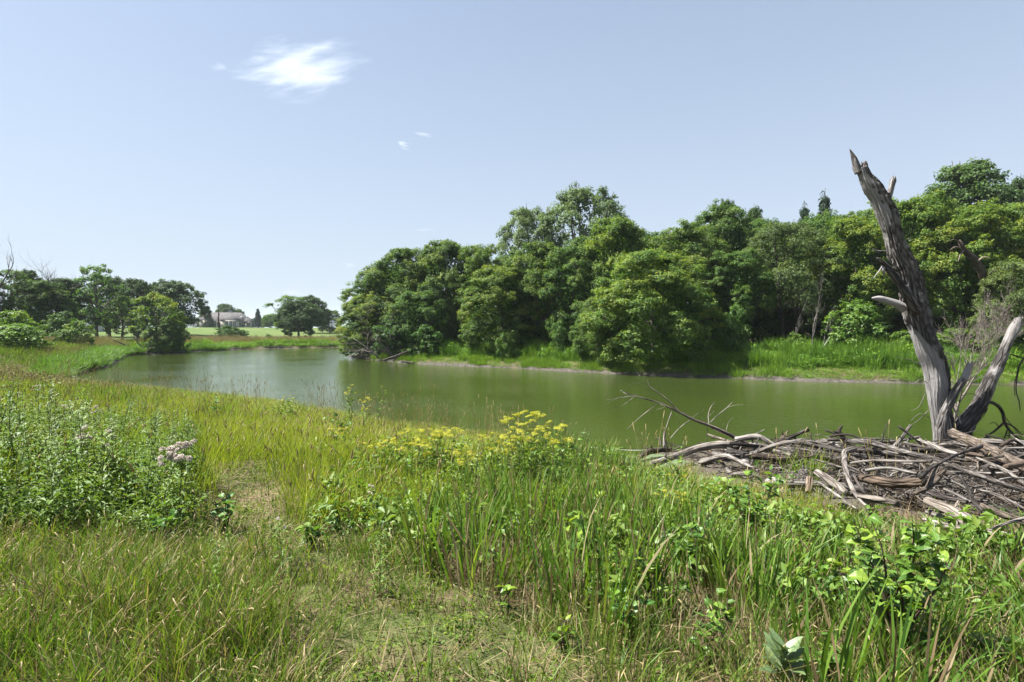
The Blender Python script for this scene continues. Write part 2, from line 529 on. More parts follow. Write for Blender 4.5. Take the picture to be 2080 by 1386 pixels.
def build_terrain():
    th = np.r_[np.radians(np.arange(-62, 62.01, .4)), np.radians(np.arange(66, 298, 6.0))]
    rr = [0.35]
    while rr[-1] < 3000: rr.append(rr[-1] * (1.016 if rr[-1] < 130 else 1.06) + .01)
    rr = np.array(rr)
    X = rr[:, None] * np.sin(th)[None]; Y = rr[:, None] * np.cos(th)[None]
    Z, D = ground(X, Y, True)
    n, m = X.shape
    V = np.stack([X, Y, Z], -1).reshape(-1, 3)
    i = np.arange(n - 1)[:, None] * m; j = np.arange(m)[None]; j2 = (j + 1) % m
    Q = np.stack([i + j, i + j2, i + m + j2, i + m + j], -1).reshape(-1, 4)
    c = len(V); V = np.vstack([V, [0, 0, gz(0, 0)]])
    T = [(c, k + 1 if k + 1 < m else 0, k) for k in range(m)]
    x, y, d = V[:, 0], V[:, 1], np.r_[D.ravel(), 10]
    far = (y > 60) | (x < -42)
    lawn = smooth01((d - 7 - 3 * (fbm(x * .1, y * .1) - .5) * 4) / 5) * smooth01((y - 62) / 12) * (x < 40) * (y > 20)
    lawn = np.where((x > -22) & (y < 92), 0, lawn)
    straw = smooth01((1.25 - path_d(x, y)) / .5) * .2 + .6 * smooth01((1.2 - np.hypot((x + 3.0) / .45, (y - 6.6) / 1.1)) / .5)
    straw = np.maximum(straw, smooth01((4.2 - y) / .8) * smooth01((x + .6) / .6) * .22)
    mud = smooth01((0.45 - d) / .3) * (1 - lawn)
    mud = mud * np.where((x < -12) & (y < 80), .0, .6)
    mud = np.maximum(mud, .9 * smooth01((pile_d(x, y) + .35) / .5) * (y < 15.6))
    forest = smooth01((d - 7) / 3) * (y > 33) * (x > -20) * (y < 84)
    return npmesh('ground', V, T, Q, [ground_material()], None, True, {'lawn': lawn, 'straw': straw, 'mud': mud, 'forest': forest})

def ground_material():
    m, nt, out = newmat('ground_soil_and_turf')
    g = node(nt, 'ShaderNodeNewGeometry')
    n1 = node(nt, 'ShaderNodeTexNoise', in_Scale=14.0, in_Detail=6.0, in_Roughness=.7)
    n2 = node(nt, 'ShaderNodeTexNoise', in_Scale=1.1, in_Detail=5.0)
    n3 = node(nt, 'ShaderNodeTexNoise', in_Scale=0.16, in_Detail=4.0)
    for n_ in (n1, n2, n3): nt.links.new(g.outputs['Position'], n_.inputs['Vector'])
    thatch = ramp(nt, [(.28, (.055, .045, .025)), (.5, (.12, .095, .05)), (.72, (.22, .175, .095))]); nt.links.new(n1.outputs[0], thatch.inputs[0])
    green = ramp(nt, [(.3, (.05, .075, .02)), (.7, (.11, .14, .04))]); nt.links.new(n1.outputs[0], green.inputs[0])
    f = math_(nt, 'MULTIPLY', math_(nt, 'SUBTRACT', n2.outputs[0], .42), 5.0, clamp=True)
    base = mixcol(nt, thatch.outputs[0], green.outputs[0], f)
    straw = ramp(nt, [(.3, (.10, .075, .042)), (.5, (.22, .165, .095)), (.7, (.34, .27, .165))]); nt.links.new(n1.outputs[0], straw.inputs[0])
    at_ = lambda k: node(nt, 'ShaderNodeAttribute', attribute_name=k).outputs['Fac']
    thr = lambda a: math_(nt, 'MULTIPLY', math_(nt, 'SUBTRACT', math_(nt, 'ADD', a, math_(nt, 'MULTIPLY', math_(nt, 'SUBTRACT', n2.outputs[0], .5), 1.1)), .3), 2.6, clamp=True)
    base = mixcol(nt, base, straw.outputs[0], thr(at_('straw')))
    lw = ramp(nt, [(.3, (.075, .125, .03)), (.5, (.105, .155, .042)), (.68, (.16, .18, .065))]); nt.links.new(math_(nt, 'ADD', math_(nt, 'MULTIPLY', n3.outputs[0], .65), math_(nt, 'MULTIPLY', n1.outputs[0], .35)), lw.inputs[0])
    base = mixcol(nt, base, lw.outputs[0], at_('lawn'))
    md = ramp(nt, [(.3, (.06, .05, .041)), (.7, (.155, .134, .112))]); nt.links.new(n1.outputs[0], md.inputs[0])
    base = mixcol(nt, base, md.outputs[0], at_('mud'))
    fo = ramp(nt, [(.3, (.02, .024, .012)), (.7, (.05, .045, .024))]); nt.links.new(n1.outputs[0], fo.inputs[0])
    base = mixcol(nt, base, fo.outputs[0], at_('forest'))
    base = mixcol(nt, base, (.72, .72, .72), 1.0, 'MULTIPLY')
    p = node(nt, 'ShaderNodeBsdfPrincipled', in_Roughness=.95)
    p.inputs['Specular IOR Level'].default_value = .1
    nt.links.new(base, p.inputs['Base Color'])
    bp = node(nt, 'ShaderNodeBump', in_Strength=.7, in_Distance=.03)
    nt.links.new(n1.outputs[0], bp.inputs['Height']); nt.links.new(bp.outputs[0], p.inputs['Normal'])
    nt.links.new(p.outputs[0], out.inputs[0])
    return m

tag(link('ground', build_terrain()), 'grassy river bank rising to a mown lawn', 'ground', None, 'structure')

def water_material():
    m, nt, out = newmat('murky_green_water')
    g = node(nt, 'ShaderNodeNewGeometry')
    mp = node(nt, 'ShaderNodeMapping'); mp.inputs['Scale'].default_value = (1.0, 1.9, 1.0); mp.inputs['Rotation'].default_value = (0, 0, R(14))
    nt.links.new(g.outputs['Position'], mp.inputs[0])
    n1 = node(nt, 'ShaderNodeTexNoise', in_Scale=2.6, in_Detail=3.0, in_Roughness=.55)
    n2 = node(nt, 'ShaderNodeTexNoise', in_Scale=7.5, in_Detail=2.0)
    n3 = node(nt, 'ShaderNodeTexNoise', in_Scale=.09, in_Detail=3.0)
    n4 = node(nt, 'ShaderNodeTexNoise', in_Scale=.16, in_Detail=2.0)
    for a in (n1, n2): nt.links.new(mp.outputs[0], a.inputs['Vector'])
    for a in (n3, n4): nt.links.new(g.outputs['Position'], a.inputs['Vector'])
    h = math_(nt, 'ADD', n1.outputs[0], math_(nt, 'MULTIPLY', n2.outputs[0], .4))
    calm = math_(nt, 'MULTIPLY', math_(nt, 'SUBTRACT', n4.outputs[0], .32), 3.2, clamp=True)
    bp = node(nt, 'ShaderNodeBump', in_Distance=.026)
    nt.links.new(math_(nt, 'ADD', math_(nt, 'MULTIPLY', calm, .6), .32), bp.inputs['Strength'])
    nt.links.new(h, bp.inputs['Height'])
    rp = ramp(nt, [(.35, (.028, .042, .008)), (.65, (.036, .051, .010))]); nt.links.new(n3.outputs[0], rp.inputs[0])
    p = node(nt, 'ShaderNodeBsdfPrincipled', in_Roughness=.06, in_IOR=1.33)
    nt.links.new(rp.outputs[0], p.inputs['Base Color']); nt.links.new(bp.outputs[0], p.inputs['Normal'])
    nt.links.new(p.outputs[0], out.inputs[0])
    return m
WATER = water_material()
_w = MB(); _w.add([(-75, 3, 0), (110, 3, 0), (110, 103, 0), (-75, 103, 0)], quads=[(0, 1, 2, 3)])
tag(link('river_water', _w.build('river_water', WATER, False)), 'still murky green river', 'river', None, 'structure')

def mud_ledge(i0, i1, name, label, h=.26, seed=0):
    """low raw earth step along the water's edge"""
    P, s = resample(SH[i0:i1 + 1, :2], int(np.sum(np.hypot(*np.diff(SH[i0:i1 + 1, :2], axis=0).T)) / .22))
    t = np.gradient(P, axis=0); t /= np.linalg.norm(t, axis=1)[:, None]
    nrm = np.stack([t[:, 1], -t[:, 0]], 1)          # towards the land when walking the list
    d, _ = shore_query(P[:, 0] + nrm[:, 0], P[:, 1] + nrm[:, 1])
    nrm *= np.where(d > 0, 1, -1)[:, None]
    hh = h * (.45 + 1.0 * fbm(s * .5 + seed, s * 0 + seed, 4))
    of = (fbm(s * .7, s * 0 + 7 + seed, 4) - .5) * 1.0
    prof = [(-.40, -.06), (-.18, .02), (-.06, .05), (.0, .55), (.06, .9), (.14, 1.08), (.5, 1.0), (.9, .3)]
    V = []
    for o, z in prof:
        zz = np.where(z > .2, hh * z, z + .0 * hh) + (fbm(s * 3, s * 0 + o * 9 + seed, 3) - .5) * .07
        if z < 0: zz = np.full_like(s, -.08)
        V.append(np.c_[P + nrm * (o + of + (fbm(s * 2.2, s * 0 + o * 5 + 3, 2) - .5) * .12)[:, None], zz])
    V = np.stack(V, 1); n, m_ = V.shape[:2]
    i = np.arange(n - 1)[:, None] * m_; j = np.arange(m_ - 1)[None]
    Q = np.stack([i + j, i + j + 1, i + m_ + j + 1, i + m_ + j], -1).reshape(-1, 4)
    me = npmesh(name, V.reshape(-1, 3), None, Q, [MUD], None, False)
    return tag(link(name, me), label, 'bank', None, 'structure')
MUD = plainmat('raw_bank_mud', (.10, .088, .075), .95, .1, (5.0, .45), .6)
mud_ledge(37, 46, 'mud_bank', 'bare grey mud step along the far shore', .17)
mud_ledge(19, 28, 'earth_bank', 'dark undercut earth bank on the left shore', .26, 4)

# ------------------------------------------------------------------ leaves and crowns
def leaf_cards(P, N, size, aspect, rs, tint, fold=.18, hang=0.0):
    n = len(P)
    rnd = rs.normal(size=(n, 3))
    if np.ndim(hang) or hang: rnd = rnd + np.array([0, 0, -1.0]) * hang
    N = N / (np.linalg.norm(N, axis=1)[:, None] + 1e-9)
    T = rnd - N * np.sum(rnd * N, 1)[:, None]
    T /= np.linalg.norm(T, axis=1)[:, None] + 1e-9
    B = np.cross(N, T)
    s = size[:, None]
    a = P - T * s * .5
    b = P + T * s * .5 - N * s * .10
    l = P + B * s * aspect * .5 + N * s * fold - T * s * .06
    r = P - B * s * aspect * .5 + N * s * fold - T * s * .06
    V = np.stack([a, r, b, l], 1).reshape(-1, 3)
    i = np.arange(n)[:, None] * 4
    tr = np.concatenate([i + [[0, 1, 2]], i + [[0, 2, 3]]], 0)
    return V, tr, np.repeat(tint, 4)

def sph(rs, n):
    v = rs.normal(size=(n, 3)); return v / np.linalg.norm(v, axis=1)[:, None]

PROFILES = {
    'dome': lambda t: np.where(t > .38, np.sqrt(np.maximum(0, 1 - ((t - .38) / .62) ** 2.1)), .8 + .2 * t / .38),
    'egg': lambda t: np.sin(math.pi * np.clip(t, 0, 1) ** .8) ** .6,
    'plume': lambda t: np.sin(math.pi * np.clip(t * .92 + .04, 0, 1) ** 1.15) ** .75,
    'umbrella': lambda t: np.where(t > .3, np.sqrt(np.maximum(0, 1 - ((t - .3) / .7) ** 2)), .55 + .45 * t / .3),
    'cone': lambda t: np.maximum(.03, (1 - t) ** .85),
}

def crown_mesh(name, seed, mat, w, h, zb, profile='dome', nlobe=20, nclump=20, nleaf=42, leaf=.23, aspect=.62, rl=(.26, .42), rc=.5,
               up=.5, droop=0.0, fill=2500, tips=.35, hang=0.0, skew=0.0):
    rs = np.random.default_rng(seed)
    prof = PROFILES[profile]
    Ps, Ns, Ts, Ss = [], [], [], []
    lob = []
    for k in range(nlobe):
        t = (k + rs.uniform(.1, .9)) / nlobe
        t = t ** .92
        a = k * 2.39996 + rs.uniform(-.5, .5)
        rad = float(prof(np.array(t))) * w
        rl_ = w * rs.uniform(*rl) * (.6 + .4 * min(1, rad / (w * .6)))
        if profile == 'cone': rl_ = max(.10 * w, rad * .5)
        rr_ = max(0, rad - rl_ * .75) * rs.uniform(.82, 1.08)
        c = np.array([math.cos(a) * rr_ + skew * t * w, math.sin(a) * rr_, zb + t * (h - zb)])
        c[2] = min(c[2], h - rl_ * .75)
        lob.append((c, rl_))
    ctr = np.array([skew * .4 * w, 0, zb + (h - zb) * .35])
    for c, r_ in lob:
        out_ = c - ctr; out_ = out_ / (np.linalg.norm(out_) + 1e-6)
        nc = max(6, int(nclump * (r_ / (w * .34)) ** 2))
        dirs = sph(rs, nc * 4)
        sc = dirs @ (out_ * .8 + np.array([0, 0, .55]))
        dirs = dirs[np.argsort(-sc + rs.uniform(0, .55, len(sc)))[:int(nc * 1.0)]]
        lt = rs.uniform(-.5, .5)
        for d in dirs:
            cr = rc * rs.uniform(.65, 1.25)
            cc = c + d * np.array([1, 1, .85]) * r_ * rs.uniform(.72, 1.1)
            if rs.random() < .1: cc = cc + (d + [0, 0, .6]) * rs.uniform(.15, .5) * rc * 1.6
            if cc[2] < .12: continue
            m_ = int(nleaf * rs.uniform(.7, 1.25))
            v = sph(rs, m_) * (rs.random((m_, 1)) ** .45) * np.array([1, 1, .62]) * cr
            v = v + d * cr * .2
            v[:, 2] -= droop * np.hypot(v[:, 0], v[:, 1]) ** 1.3
            P = cc + v
            vn = v / (np.linalg.norm(v, axis=1)[:, None] + 1e-6)
            N = vn * .55 + d * .35 + np.array([0, 0, up]) + rs.normal(size=(m_, 3)) * .42
            T = np.clip(.36 + lt * .22 + rs.uniform(-.14, .14) + rs.normal(size=m_) * .11 + tips * np.clip(vn[:, 2] * .5 + np.linalg.norm(v, axis=1) / cr - .8, 0, 1) * .8, 0, 1)  # tips: paler upper outer leaves, sunlit crown tops painted into the tint
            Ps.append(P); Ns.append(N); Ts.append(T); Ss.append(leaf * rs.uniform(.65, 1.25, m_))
    if fill:
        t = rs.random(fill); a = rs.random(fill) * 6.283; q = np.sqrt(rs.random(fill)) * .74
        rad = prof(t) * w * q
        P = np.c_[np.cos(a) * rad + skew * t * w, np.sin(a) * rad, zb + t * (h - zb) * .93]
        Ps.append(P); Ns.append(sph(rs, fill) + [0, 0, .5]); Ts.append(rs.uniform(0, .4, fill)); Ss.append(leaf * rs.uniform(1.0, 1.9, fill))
    P = np.concatenate(Ps); N = np.concatenate(Ns); T = np.concatenate(Ts); S = np.concatenate(Ss)
    k = P[:, 2] > .04
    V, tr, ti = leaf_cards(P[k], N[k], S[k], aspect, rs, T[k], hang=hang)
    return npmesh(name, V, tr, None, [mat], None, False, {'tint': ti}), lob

def trunk_mesh(name, seed, mat, h, r, lob, lean=0.0, nl=9, base_flare=1.5, fork=.35):
    rs = np.random.default_rng(seed)
    mb = MB()
    top = h * .78
    pts = [(0, 0, -.25), (rs.normal() * .05, rs.normal() * .05, top * .2), (lean * .3 + rs.normal() * .15, rs.normal() * .15, top * .5), (lean + rs.normal() * .2, rs.normal() * .2, top)]
    P, s = resample(pts, 14)
    rad = r * (1 - .82 * (s / s[-1])) * (1 + (base_flare - 1) * np.exp(-s / (r * 2.2)))
    tube(mb, P, rad, 9, seed=seed)
    idx = list(range(len(lob))); rs.shuffle(idx)
    for k in idx[:nl]:
        c, rl_ = lob[k]
        z0 = min(max(top * fork, c[2] * .55), top * .9)
        i = int(np.argmin(np.abs(P[:, 2] - z0)))
        p0 = P[i]
        mid = p0 * .45 + c * .55 + np.array([0, 0, -.1 * np.linalg.norm(c - p0)]) + rs.normal(size=3) * .15
        Q, s2 = resample([p0, mid, c, c + (c - mid) * .5], 9)
        tube(mb, Q, rad[i] * .62 * (1 - .85 * s2 / s2[-1]) + .012, 6, seed=seed + k)
    return mb.build(name, mat)

def grow(rs, p, d, length, r, level, maxlev, out, wig=.16, ratio=.62, nch=(3, 5), spread=.75, up=.18, t0=.3, rmin=.006):
    n = 7
    P = [np.array(p, dtype=float)]
    d = np.array(d, dtype=float) / np.linalg.norm(d)
    for i in range(n):
        d = d + rs.normal(size=3) * wig + np.array([0, 0, up * .3]); d /= np.linalg.norm(d)
        P.append(P[-1] + d * length / n)
    P = np.array(P)
    s = np.linspace(0, 1, n + 1)
    rad = np.maximum(r * (1 - .72 * s), rmin * .6)
    out.append((P, rad, level))
    if level >= maxlev: return
    for k in range(rs.integers(nch[0], nch[1] + 1)):
        t = rs.uniform(t0, 1.0) if k else 1.0
        i = int(t * n)
        dd = P[min(i + 1, n)] - P[max(i - 1, 0)]; dd /= np.linalg.norm(dd)
        side = rs.normal(size=3); side -= dd * (side @ dd); side /= np.linalg.norm(side) + 1e-9
        nd = dd + side * spread * rs.uniform(.6, 1.3) * (.4 if t == 1.0 else 1) + np.array([0, 0, up])
        grow(rs, P[i], nd, length * ratio * rs.uniform(.7, 1.15), max(rad[i] * .68, rmin), level + 1, maxlev, out, wig, ratio, nch, spread, up, t0, rmin)

def tubes_mesh(name, lst, mat, nseg=(9, 6, 4, 4, 3), bare=None):
    mb = MB()
    for k, (P, r_, lv) in enumerate(lst):
        kw = {} if bare is None else {'bare': bare}
        tube(mb, P, r_, nseg[min(lv, len(nseg) - 1)], seed=k * .37, cap=lv < 2, **kw)
    return mb.build(name, mat)

BARK = woodmat('tree_bark', (.035, .028, .022), (.085, .068, .055), (.16, .135, .115), 5.0, .2, .6)
GREYWOOD = woodmat('weathered_twig_wood', (.13, .115, .105), (.27, .245, .225), (.42, .39, .36), 6.0, .2, .4)
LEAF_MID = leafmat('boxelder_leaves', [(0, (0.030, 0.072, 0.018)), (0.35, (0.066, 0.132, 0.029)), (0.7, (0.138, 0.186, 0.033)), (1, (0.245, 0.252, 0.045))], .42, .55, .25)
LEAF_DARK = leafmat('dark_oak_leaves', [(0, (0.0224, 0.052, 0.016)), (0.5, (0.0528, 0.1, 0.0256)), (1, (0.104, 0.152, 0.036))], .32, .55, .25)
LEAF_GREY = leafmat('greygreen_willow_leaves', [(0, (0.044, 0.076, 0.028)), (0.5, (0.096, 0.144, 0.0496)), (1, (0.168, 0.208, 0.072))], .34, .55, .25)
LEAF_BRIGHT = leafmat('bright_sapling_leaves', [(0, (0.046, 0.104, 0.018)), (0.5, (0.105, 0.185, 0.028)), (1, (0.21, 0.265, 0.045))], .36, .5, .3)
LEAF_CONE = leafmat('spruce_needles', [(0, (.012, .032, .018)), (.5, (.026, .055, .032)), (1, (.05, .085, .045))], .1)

CROWNS = {}
def crown_kind(key, n, mat, w, h, zb, trunk_r, **k):
    lst = []
    tk = {a: k.pop(a) for a in ('nl', 'fork') if a in k}
    for i in range(n):
        me, lob = crown_mesh('crown_leaves', hash_seed(key) + i, mat, w, h, zb, **k)
        tr = trunk_mesh('trunk_wood', hash_seed(key) + 50 + i, BARK, h, trunk_r, lob, **tk)
        lst.append((me, tr))
    CROWNS[key] = (lst, w, h)
def hash_seed(s): return sum(ord(c) * (i + 3) for i, c in enumerate(s)) % 9973

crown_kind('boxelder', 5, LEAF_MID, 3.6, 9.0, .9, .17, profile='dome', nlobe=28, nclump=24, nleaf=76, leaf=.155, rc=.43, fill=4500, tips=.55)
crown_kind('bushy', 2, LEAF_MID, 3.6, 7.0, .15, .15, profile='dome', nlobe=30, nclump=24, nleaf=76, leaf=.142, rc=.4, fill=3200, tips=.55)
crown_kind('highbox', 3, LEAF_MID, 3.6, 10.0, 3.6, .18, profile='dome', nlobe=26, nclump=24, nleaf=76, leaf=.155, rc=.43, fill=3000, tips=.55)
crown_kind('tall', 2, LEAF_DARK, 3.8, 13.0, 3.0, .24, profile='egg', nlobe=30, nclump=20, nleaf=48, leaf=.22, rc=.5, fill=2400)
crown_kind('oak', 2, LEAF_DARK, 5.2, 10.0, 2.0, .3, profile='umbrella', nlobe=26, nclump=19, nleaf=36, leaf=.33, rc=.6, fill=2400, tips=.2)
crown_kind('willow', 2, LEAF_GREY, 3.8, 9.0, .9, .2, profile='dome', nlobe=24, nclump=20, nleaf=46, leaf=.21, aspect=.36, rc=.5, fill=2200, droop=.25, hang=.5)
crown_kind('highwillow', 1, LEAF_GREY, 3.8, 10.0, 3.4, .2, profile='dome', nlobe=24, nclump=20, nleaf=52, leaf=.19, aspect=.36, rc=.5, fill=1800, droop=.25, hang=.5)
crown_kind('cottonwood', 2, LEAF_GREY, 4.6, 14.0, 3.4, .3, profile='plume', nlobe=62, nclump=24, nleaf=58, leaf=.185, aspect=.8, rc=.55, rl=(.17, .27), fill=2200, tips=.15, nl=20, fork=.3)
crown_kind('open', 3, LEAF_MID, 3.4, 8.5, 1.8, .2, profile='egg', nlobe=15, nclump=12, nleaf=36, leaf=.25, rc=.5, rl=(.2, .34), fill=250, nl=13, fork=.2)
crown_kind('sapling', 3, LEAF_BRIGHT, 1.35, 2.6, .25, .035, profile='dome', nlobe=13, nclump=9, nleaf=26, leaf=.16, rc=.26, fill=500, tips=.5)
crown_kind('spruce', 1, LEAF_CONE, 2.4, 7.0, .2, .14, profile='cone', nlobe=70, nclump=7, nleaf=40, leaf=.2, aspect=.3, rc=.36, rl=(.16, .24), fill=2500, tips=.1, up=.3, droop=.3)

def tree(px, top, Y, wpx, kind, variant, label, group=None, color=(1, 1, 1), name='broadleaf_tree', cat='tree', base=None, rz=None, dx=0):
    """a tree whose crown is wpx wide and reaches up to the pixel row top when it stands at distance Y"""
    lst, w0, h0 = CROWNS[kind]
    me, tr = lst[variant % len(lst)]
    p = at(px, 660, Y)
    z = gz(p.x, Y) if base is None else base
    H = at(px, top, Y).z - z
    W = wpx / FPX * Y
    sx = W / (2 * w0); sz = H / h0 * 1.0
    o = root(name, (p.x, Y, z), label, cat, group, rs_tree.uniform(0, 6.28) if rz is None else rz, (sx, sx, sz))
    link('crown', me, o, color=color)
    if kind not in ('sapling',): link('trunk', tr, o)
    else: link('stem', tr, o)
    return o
rs_tree = np.random.default_rng(5)
# ------------------------------------------------------------------ the wood on the far bank
WOOD = 'trees of the wood along the far bank'
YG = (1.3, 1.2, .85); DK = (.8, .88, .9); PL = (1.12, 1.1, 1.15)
tree(748, 606, 62, 125, 'bushy', 0, 'pale green tree leaning over the water at the left tip of the wood', WOOD, YG, base=.1)
tree(775, 545, 65, 150, 'boxelder', 0, 'rounded tree rising just behind the tree that leans over the water', WOOD, (1.05, 1.05, .9))
tree(822, 512, 63, 150, 'boxelder', 1, 'second tall crown from the left tip of the wood', WOOD)
tree(850, 598, 57, 130, 'bushy', 1, 'low bushy tree right of the grey dead branches at the wood edge', WOOD, (.95, 1.03, 1.0))
tree(905, 500, 61, 150, 'boxelder', 2, 'tall full crown left of the notch with brown dead leaves', WOOD)
tree(978, 508, 58, 120, 'boxelder', 3, 'yellow-green crown just left of the big pale cottonwood', WOOD, YG)
tree(1018, 548, 52, 170, 'boxelder', 4, 'wide dark-based tree standing back from the weedy strip, below the cottonwood', WOOD, (1.0, 1.0, .9))
tree(1095, 500, 53, 150, 'boxelder', 0, 'olive tree directly below the trunk of the pale cottonwood', WOOD, (.98, .98, .9))
tree(1165, 508, 50, 140, 'boxelder', 1, 'tree wedged between the olive tree and the tall yellow-green one', WOOD, (.92, 1, 1))
tree(1252, 456, 50, 170, 'boxelder', 2, 'tall yellow-green tree right of the cottonwood, top of its ridge', WOOD, YG)
tree(1325, 524, 41.5, 250, 'bushy', 0, 'large bushy tree whose branches come down to the far water edge', WOOD, (1.3, 1.22, 1.0), rz=1.1)
tree(1215, 610, 43.5, 100, 'bushy', 1, 'small leafy tree hugging the left flank of the big bushy tree', WOOD, PL, rz=2.0)
tree(1385, 470, 49, 170, 'highbox', 3, 'crown rising behind the right shoulder of the big bushy tree', WOOD)
tree(1468, 432, 53, 150, 'highbox', 4, 'dark crown with a ragged top at mid wood, tallest between cottonwood and snag', WOOD, DK)
tree(1490, 520, 46, 140, 'highbox', 0, 'shaded tree behind the pale sapling on the far bank', WOOD, (.92, 1, .95))
tree(1590, 462, 47, 190, 'highwillow', 0, 'broad grey-green willow in the middle of the wood', WOOD)
tree(1668, 448, 50, 120, 'highbox', 1, 'tree between the grey-green willow and the trunk of the dead snag', WOOD, (.95, 1.05, 1))
tree(1735, 452, 45, 170, 'highbox', 2, 'bright tree just left of the snag trunk', WOOD, YG)
tree(1850, 415, 45, 190, 'highbox', 3, 'tree seen right behind the snag, bright topped', WOOD, YG)
tree(1955, 432, 43, 190, 'highbox', 4, 'yellow-green tree right of the snag and below the tall dark crown', WOOD, YG)
tree(2060, 425, 43, 170, 'boxelder', 0, 'yellow-green tree above the willow at the right edge', WOOD, YG)
tree(2085, 535, 37, 170, 'willow', 1, 'fine-leaved grey-green willow cut by the right edge of the photo', WOOD, (1.15, 1.1, 1.0))
tree(1955, 343, 64, 215, 'tall', 0, 'tall dark tree rising above the wood right of the snag', WOOD, (1.25, 1.2, 1.1))
tree(2068, 372, 64, 110, 'tall', 1, 'dark tree top at the far right, behind the yellow-green crowns', WOOD, (.9, .9, .9))
tree(1862, 408, 62, 90, 'tall', 1, 'grey-green tree top between the snag and the tall dark tree', WOOD, (1.2, 1.2, 1.2))
tree(1185, 392, 74, 185, 'cottonwood', 0, 'pale tall cottonwood towering over the wood with visible limbs', WOOD, (1.3, 1.3, 1.4), rz=.6)
tree(1072, 432, 76, 130, 'cottonwood', 1, 'lower left companion of the towering pale cottonwood', WOOD, (1.3, 1.3, 1.4), rz=2.2)
tree(1476, 416, 60, 70, 'tall', 0, 'narrow dark tree top poking out above mid wood', WOOD, (.95, 1, 1))
tree(1530, 428, 61, 60, 'tall', 1, 'second dark tree top right of the narrow one above mid wood', WOOD, (.95, 1, 1))
tree(1672, 408, 60, 90, 'spruce', 0, 'pointed dark conifer tip showing above the wood left of the snag', WOOD, (1.2, 1.3, 1.0), name='conifer', base=4.0)
tree(1632, 430, 60, 80, 'spruce', 0, 'smaller conifer tip left of the pointed one', WOOD, (1.2, 1.3, 1.0), name='conifer', base=4.0)
# trees that stand deeper in the wood and close it
def deep_label(px):
    for lim, w_ in ((900, 'left tip'), (1130, 'left part below the cottonwood'), (1400, 'middle, behind the big bushy tree'), (1700, 'middle, behind the pale sapling'), (9999, 'right part, behind the snag')):
        if px < lim: return 'shaded tree deep in the wood at its ' + w_, 'trees deep in the wood, ' + w_
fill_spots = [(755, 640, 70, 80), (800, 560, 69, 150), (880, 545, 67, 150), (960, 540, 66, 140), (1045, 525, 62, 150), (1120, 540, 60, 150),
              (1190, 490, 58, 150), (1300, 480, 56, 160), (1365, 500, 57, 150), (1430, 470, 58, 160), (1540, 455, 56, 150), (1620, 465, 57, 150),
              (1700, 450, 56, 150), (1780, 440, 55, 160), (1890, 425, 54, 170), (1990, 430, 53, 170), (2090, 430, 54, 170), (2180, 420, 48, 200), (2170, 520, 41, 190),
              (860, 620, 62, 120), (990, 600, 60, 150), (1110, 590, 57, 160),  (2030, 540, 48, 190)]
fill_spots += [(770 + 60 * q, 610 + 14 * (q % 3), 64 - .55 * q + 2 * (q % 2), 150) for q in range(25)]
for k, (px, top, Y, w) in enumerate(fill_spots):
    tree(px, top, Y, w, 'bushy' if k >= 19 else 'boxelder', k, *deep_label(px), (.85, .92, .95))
# saplings and bushes on the far bank
BUSH = 'saplings and bushes on the far bank'
tree(1490, 627, 41.5, 62, 'sapling', 0, 'pale rounded sapling alone before the dark gap in the wood', BUSH, (.85, .95, 1.1), 'sapling')
tree(1738, 622, 40.5, 112, 'sapling', 1, 'wide bright bush at the wood edge left of the snag', BUSH, (.85, .92, .8), 'bush', 'bush')
tree(1135, 657, 47, 36, 'sapling', 2, 'small pale sapling left of the big bushy tree', BUSH, (.85, .95, 1.0), 'sapling')
tree(1025, 680, 48, 34, 'sapling', 0, 'low bush poking out of the weeds on the left of the far bank', BUSH, (.8, .9, .8), 'bush', 'bush')
tree(1616, 680, 41, 32, 'sapling', 1, 'little bright bush at the foot of the two bare leaning snags', BUSH, (.95, .95, .8), 'bush', 'bush')
tree(1830, 676, 39, 60, 'sapling', 2, 'yellowish bush just left of the snag on the far bank', BUSH, (.95, .95, .8), 'bush', 'bush')
tree(1935, 672, 39, 90, 'sapling', 0, 'yellow-green bush behind the bare twiggy shrub', BUSH, (.9, .9, .8), 'bush', 'bush')
tree(2040, 660, 38, 90, 'sapling', 2, 'green bush at the foot of the right edge willow', BUSH, (.75, .85, .9), 'bush', 'bush')
tree(868, 668, 54, 70, 'sapling', 1, 'dark shrub where the weedy strip meets the wood at its left end', BUSH, (.55, .7, .7), 'bush', 'bush')
tree(800, 655, 57, 80, 'sapling', 2, 'dark low shrub beneath the grey dead branches', BUSH, (.5, .65, .7), 'bush', 'bush')

def bare_tree(px, base_py, top, Y, label, seed, cat='dead tree', name='bare_tree', r=.1, lean=(0, 0), maxlev=3, mat=GREYWOOD, group=None, color=(1, 1, 1), base=None, spread=.6, up=.22, nch=(3, 5), ratio=.6, t0=.35, wide=1.0):
    rs = np.random.default_rng(seed)
    p = at(px, base_py, Y); z = gz(p.x, Y) if base is None else base
    H = at(px, top, Y).z - z
    out = []
    grow(rs, (0, 0, -.15), (lean[0], lean[1], 1), H * .6, r, 0, maxlev, out, spread=spread, up=up, nch=nch, ratio=ratio, t0=t0, wig=.09)
    mz = max(P[:, 2].max() for P, _, _ in out)
    o = root(name, (p.x, Y, z), label, cat, group)
    k = H / mz
    out = [(P * [k * wide, k * wide, k], r_, l) for P, r_, l in out]
    link('trunk', tubes_mesh('trunk', [t for t in out if t[2] == 0], mat), o, color=color)
    link('branches', tubes_mesh('branches', [t for t in out if t[2] > 0], mat), o, color=color)
    return o
SN = 'bare snags in the far wood'
bare_tree(1650, 705, 540, 41.2, 'tall pale bare sapling stem standing before the dark gap', 4, r=.07, group=SN, nch=(3, 4), spread=.3, up=.3)
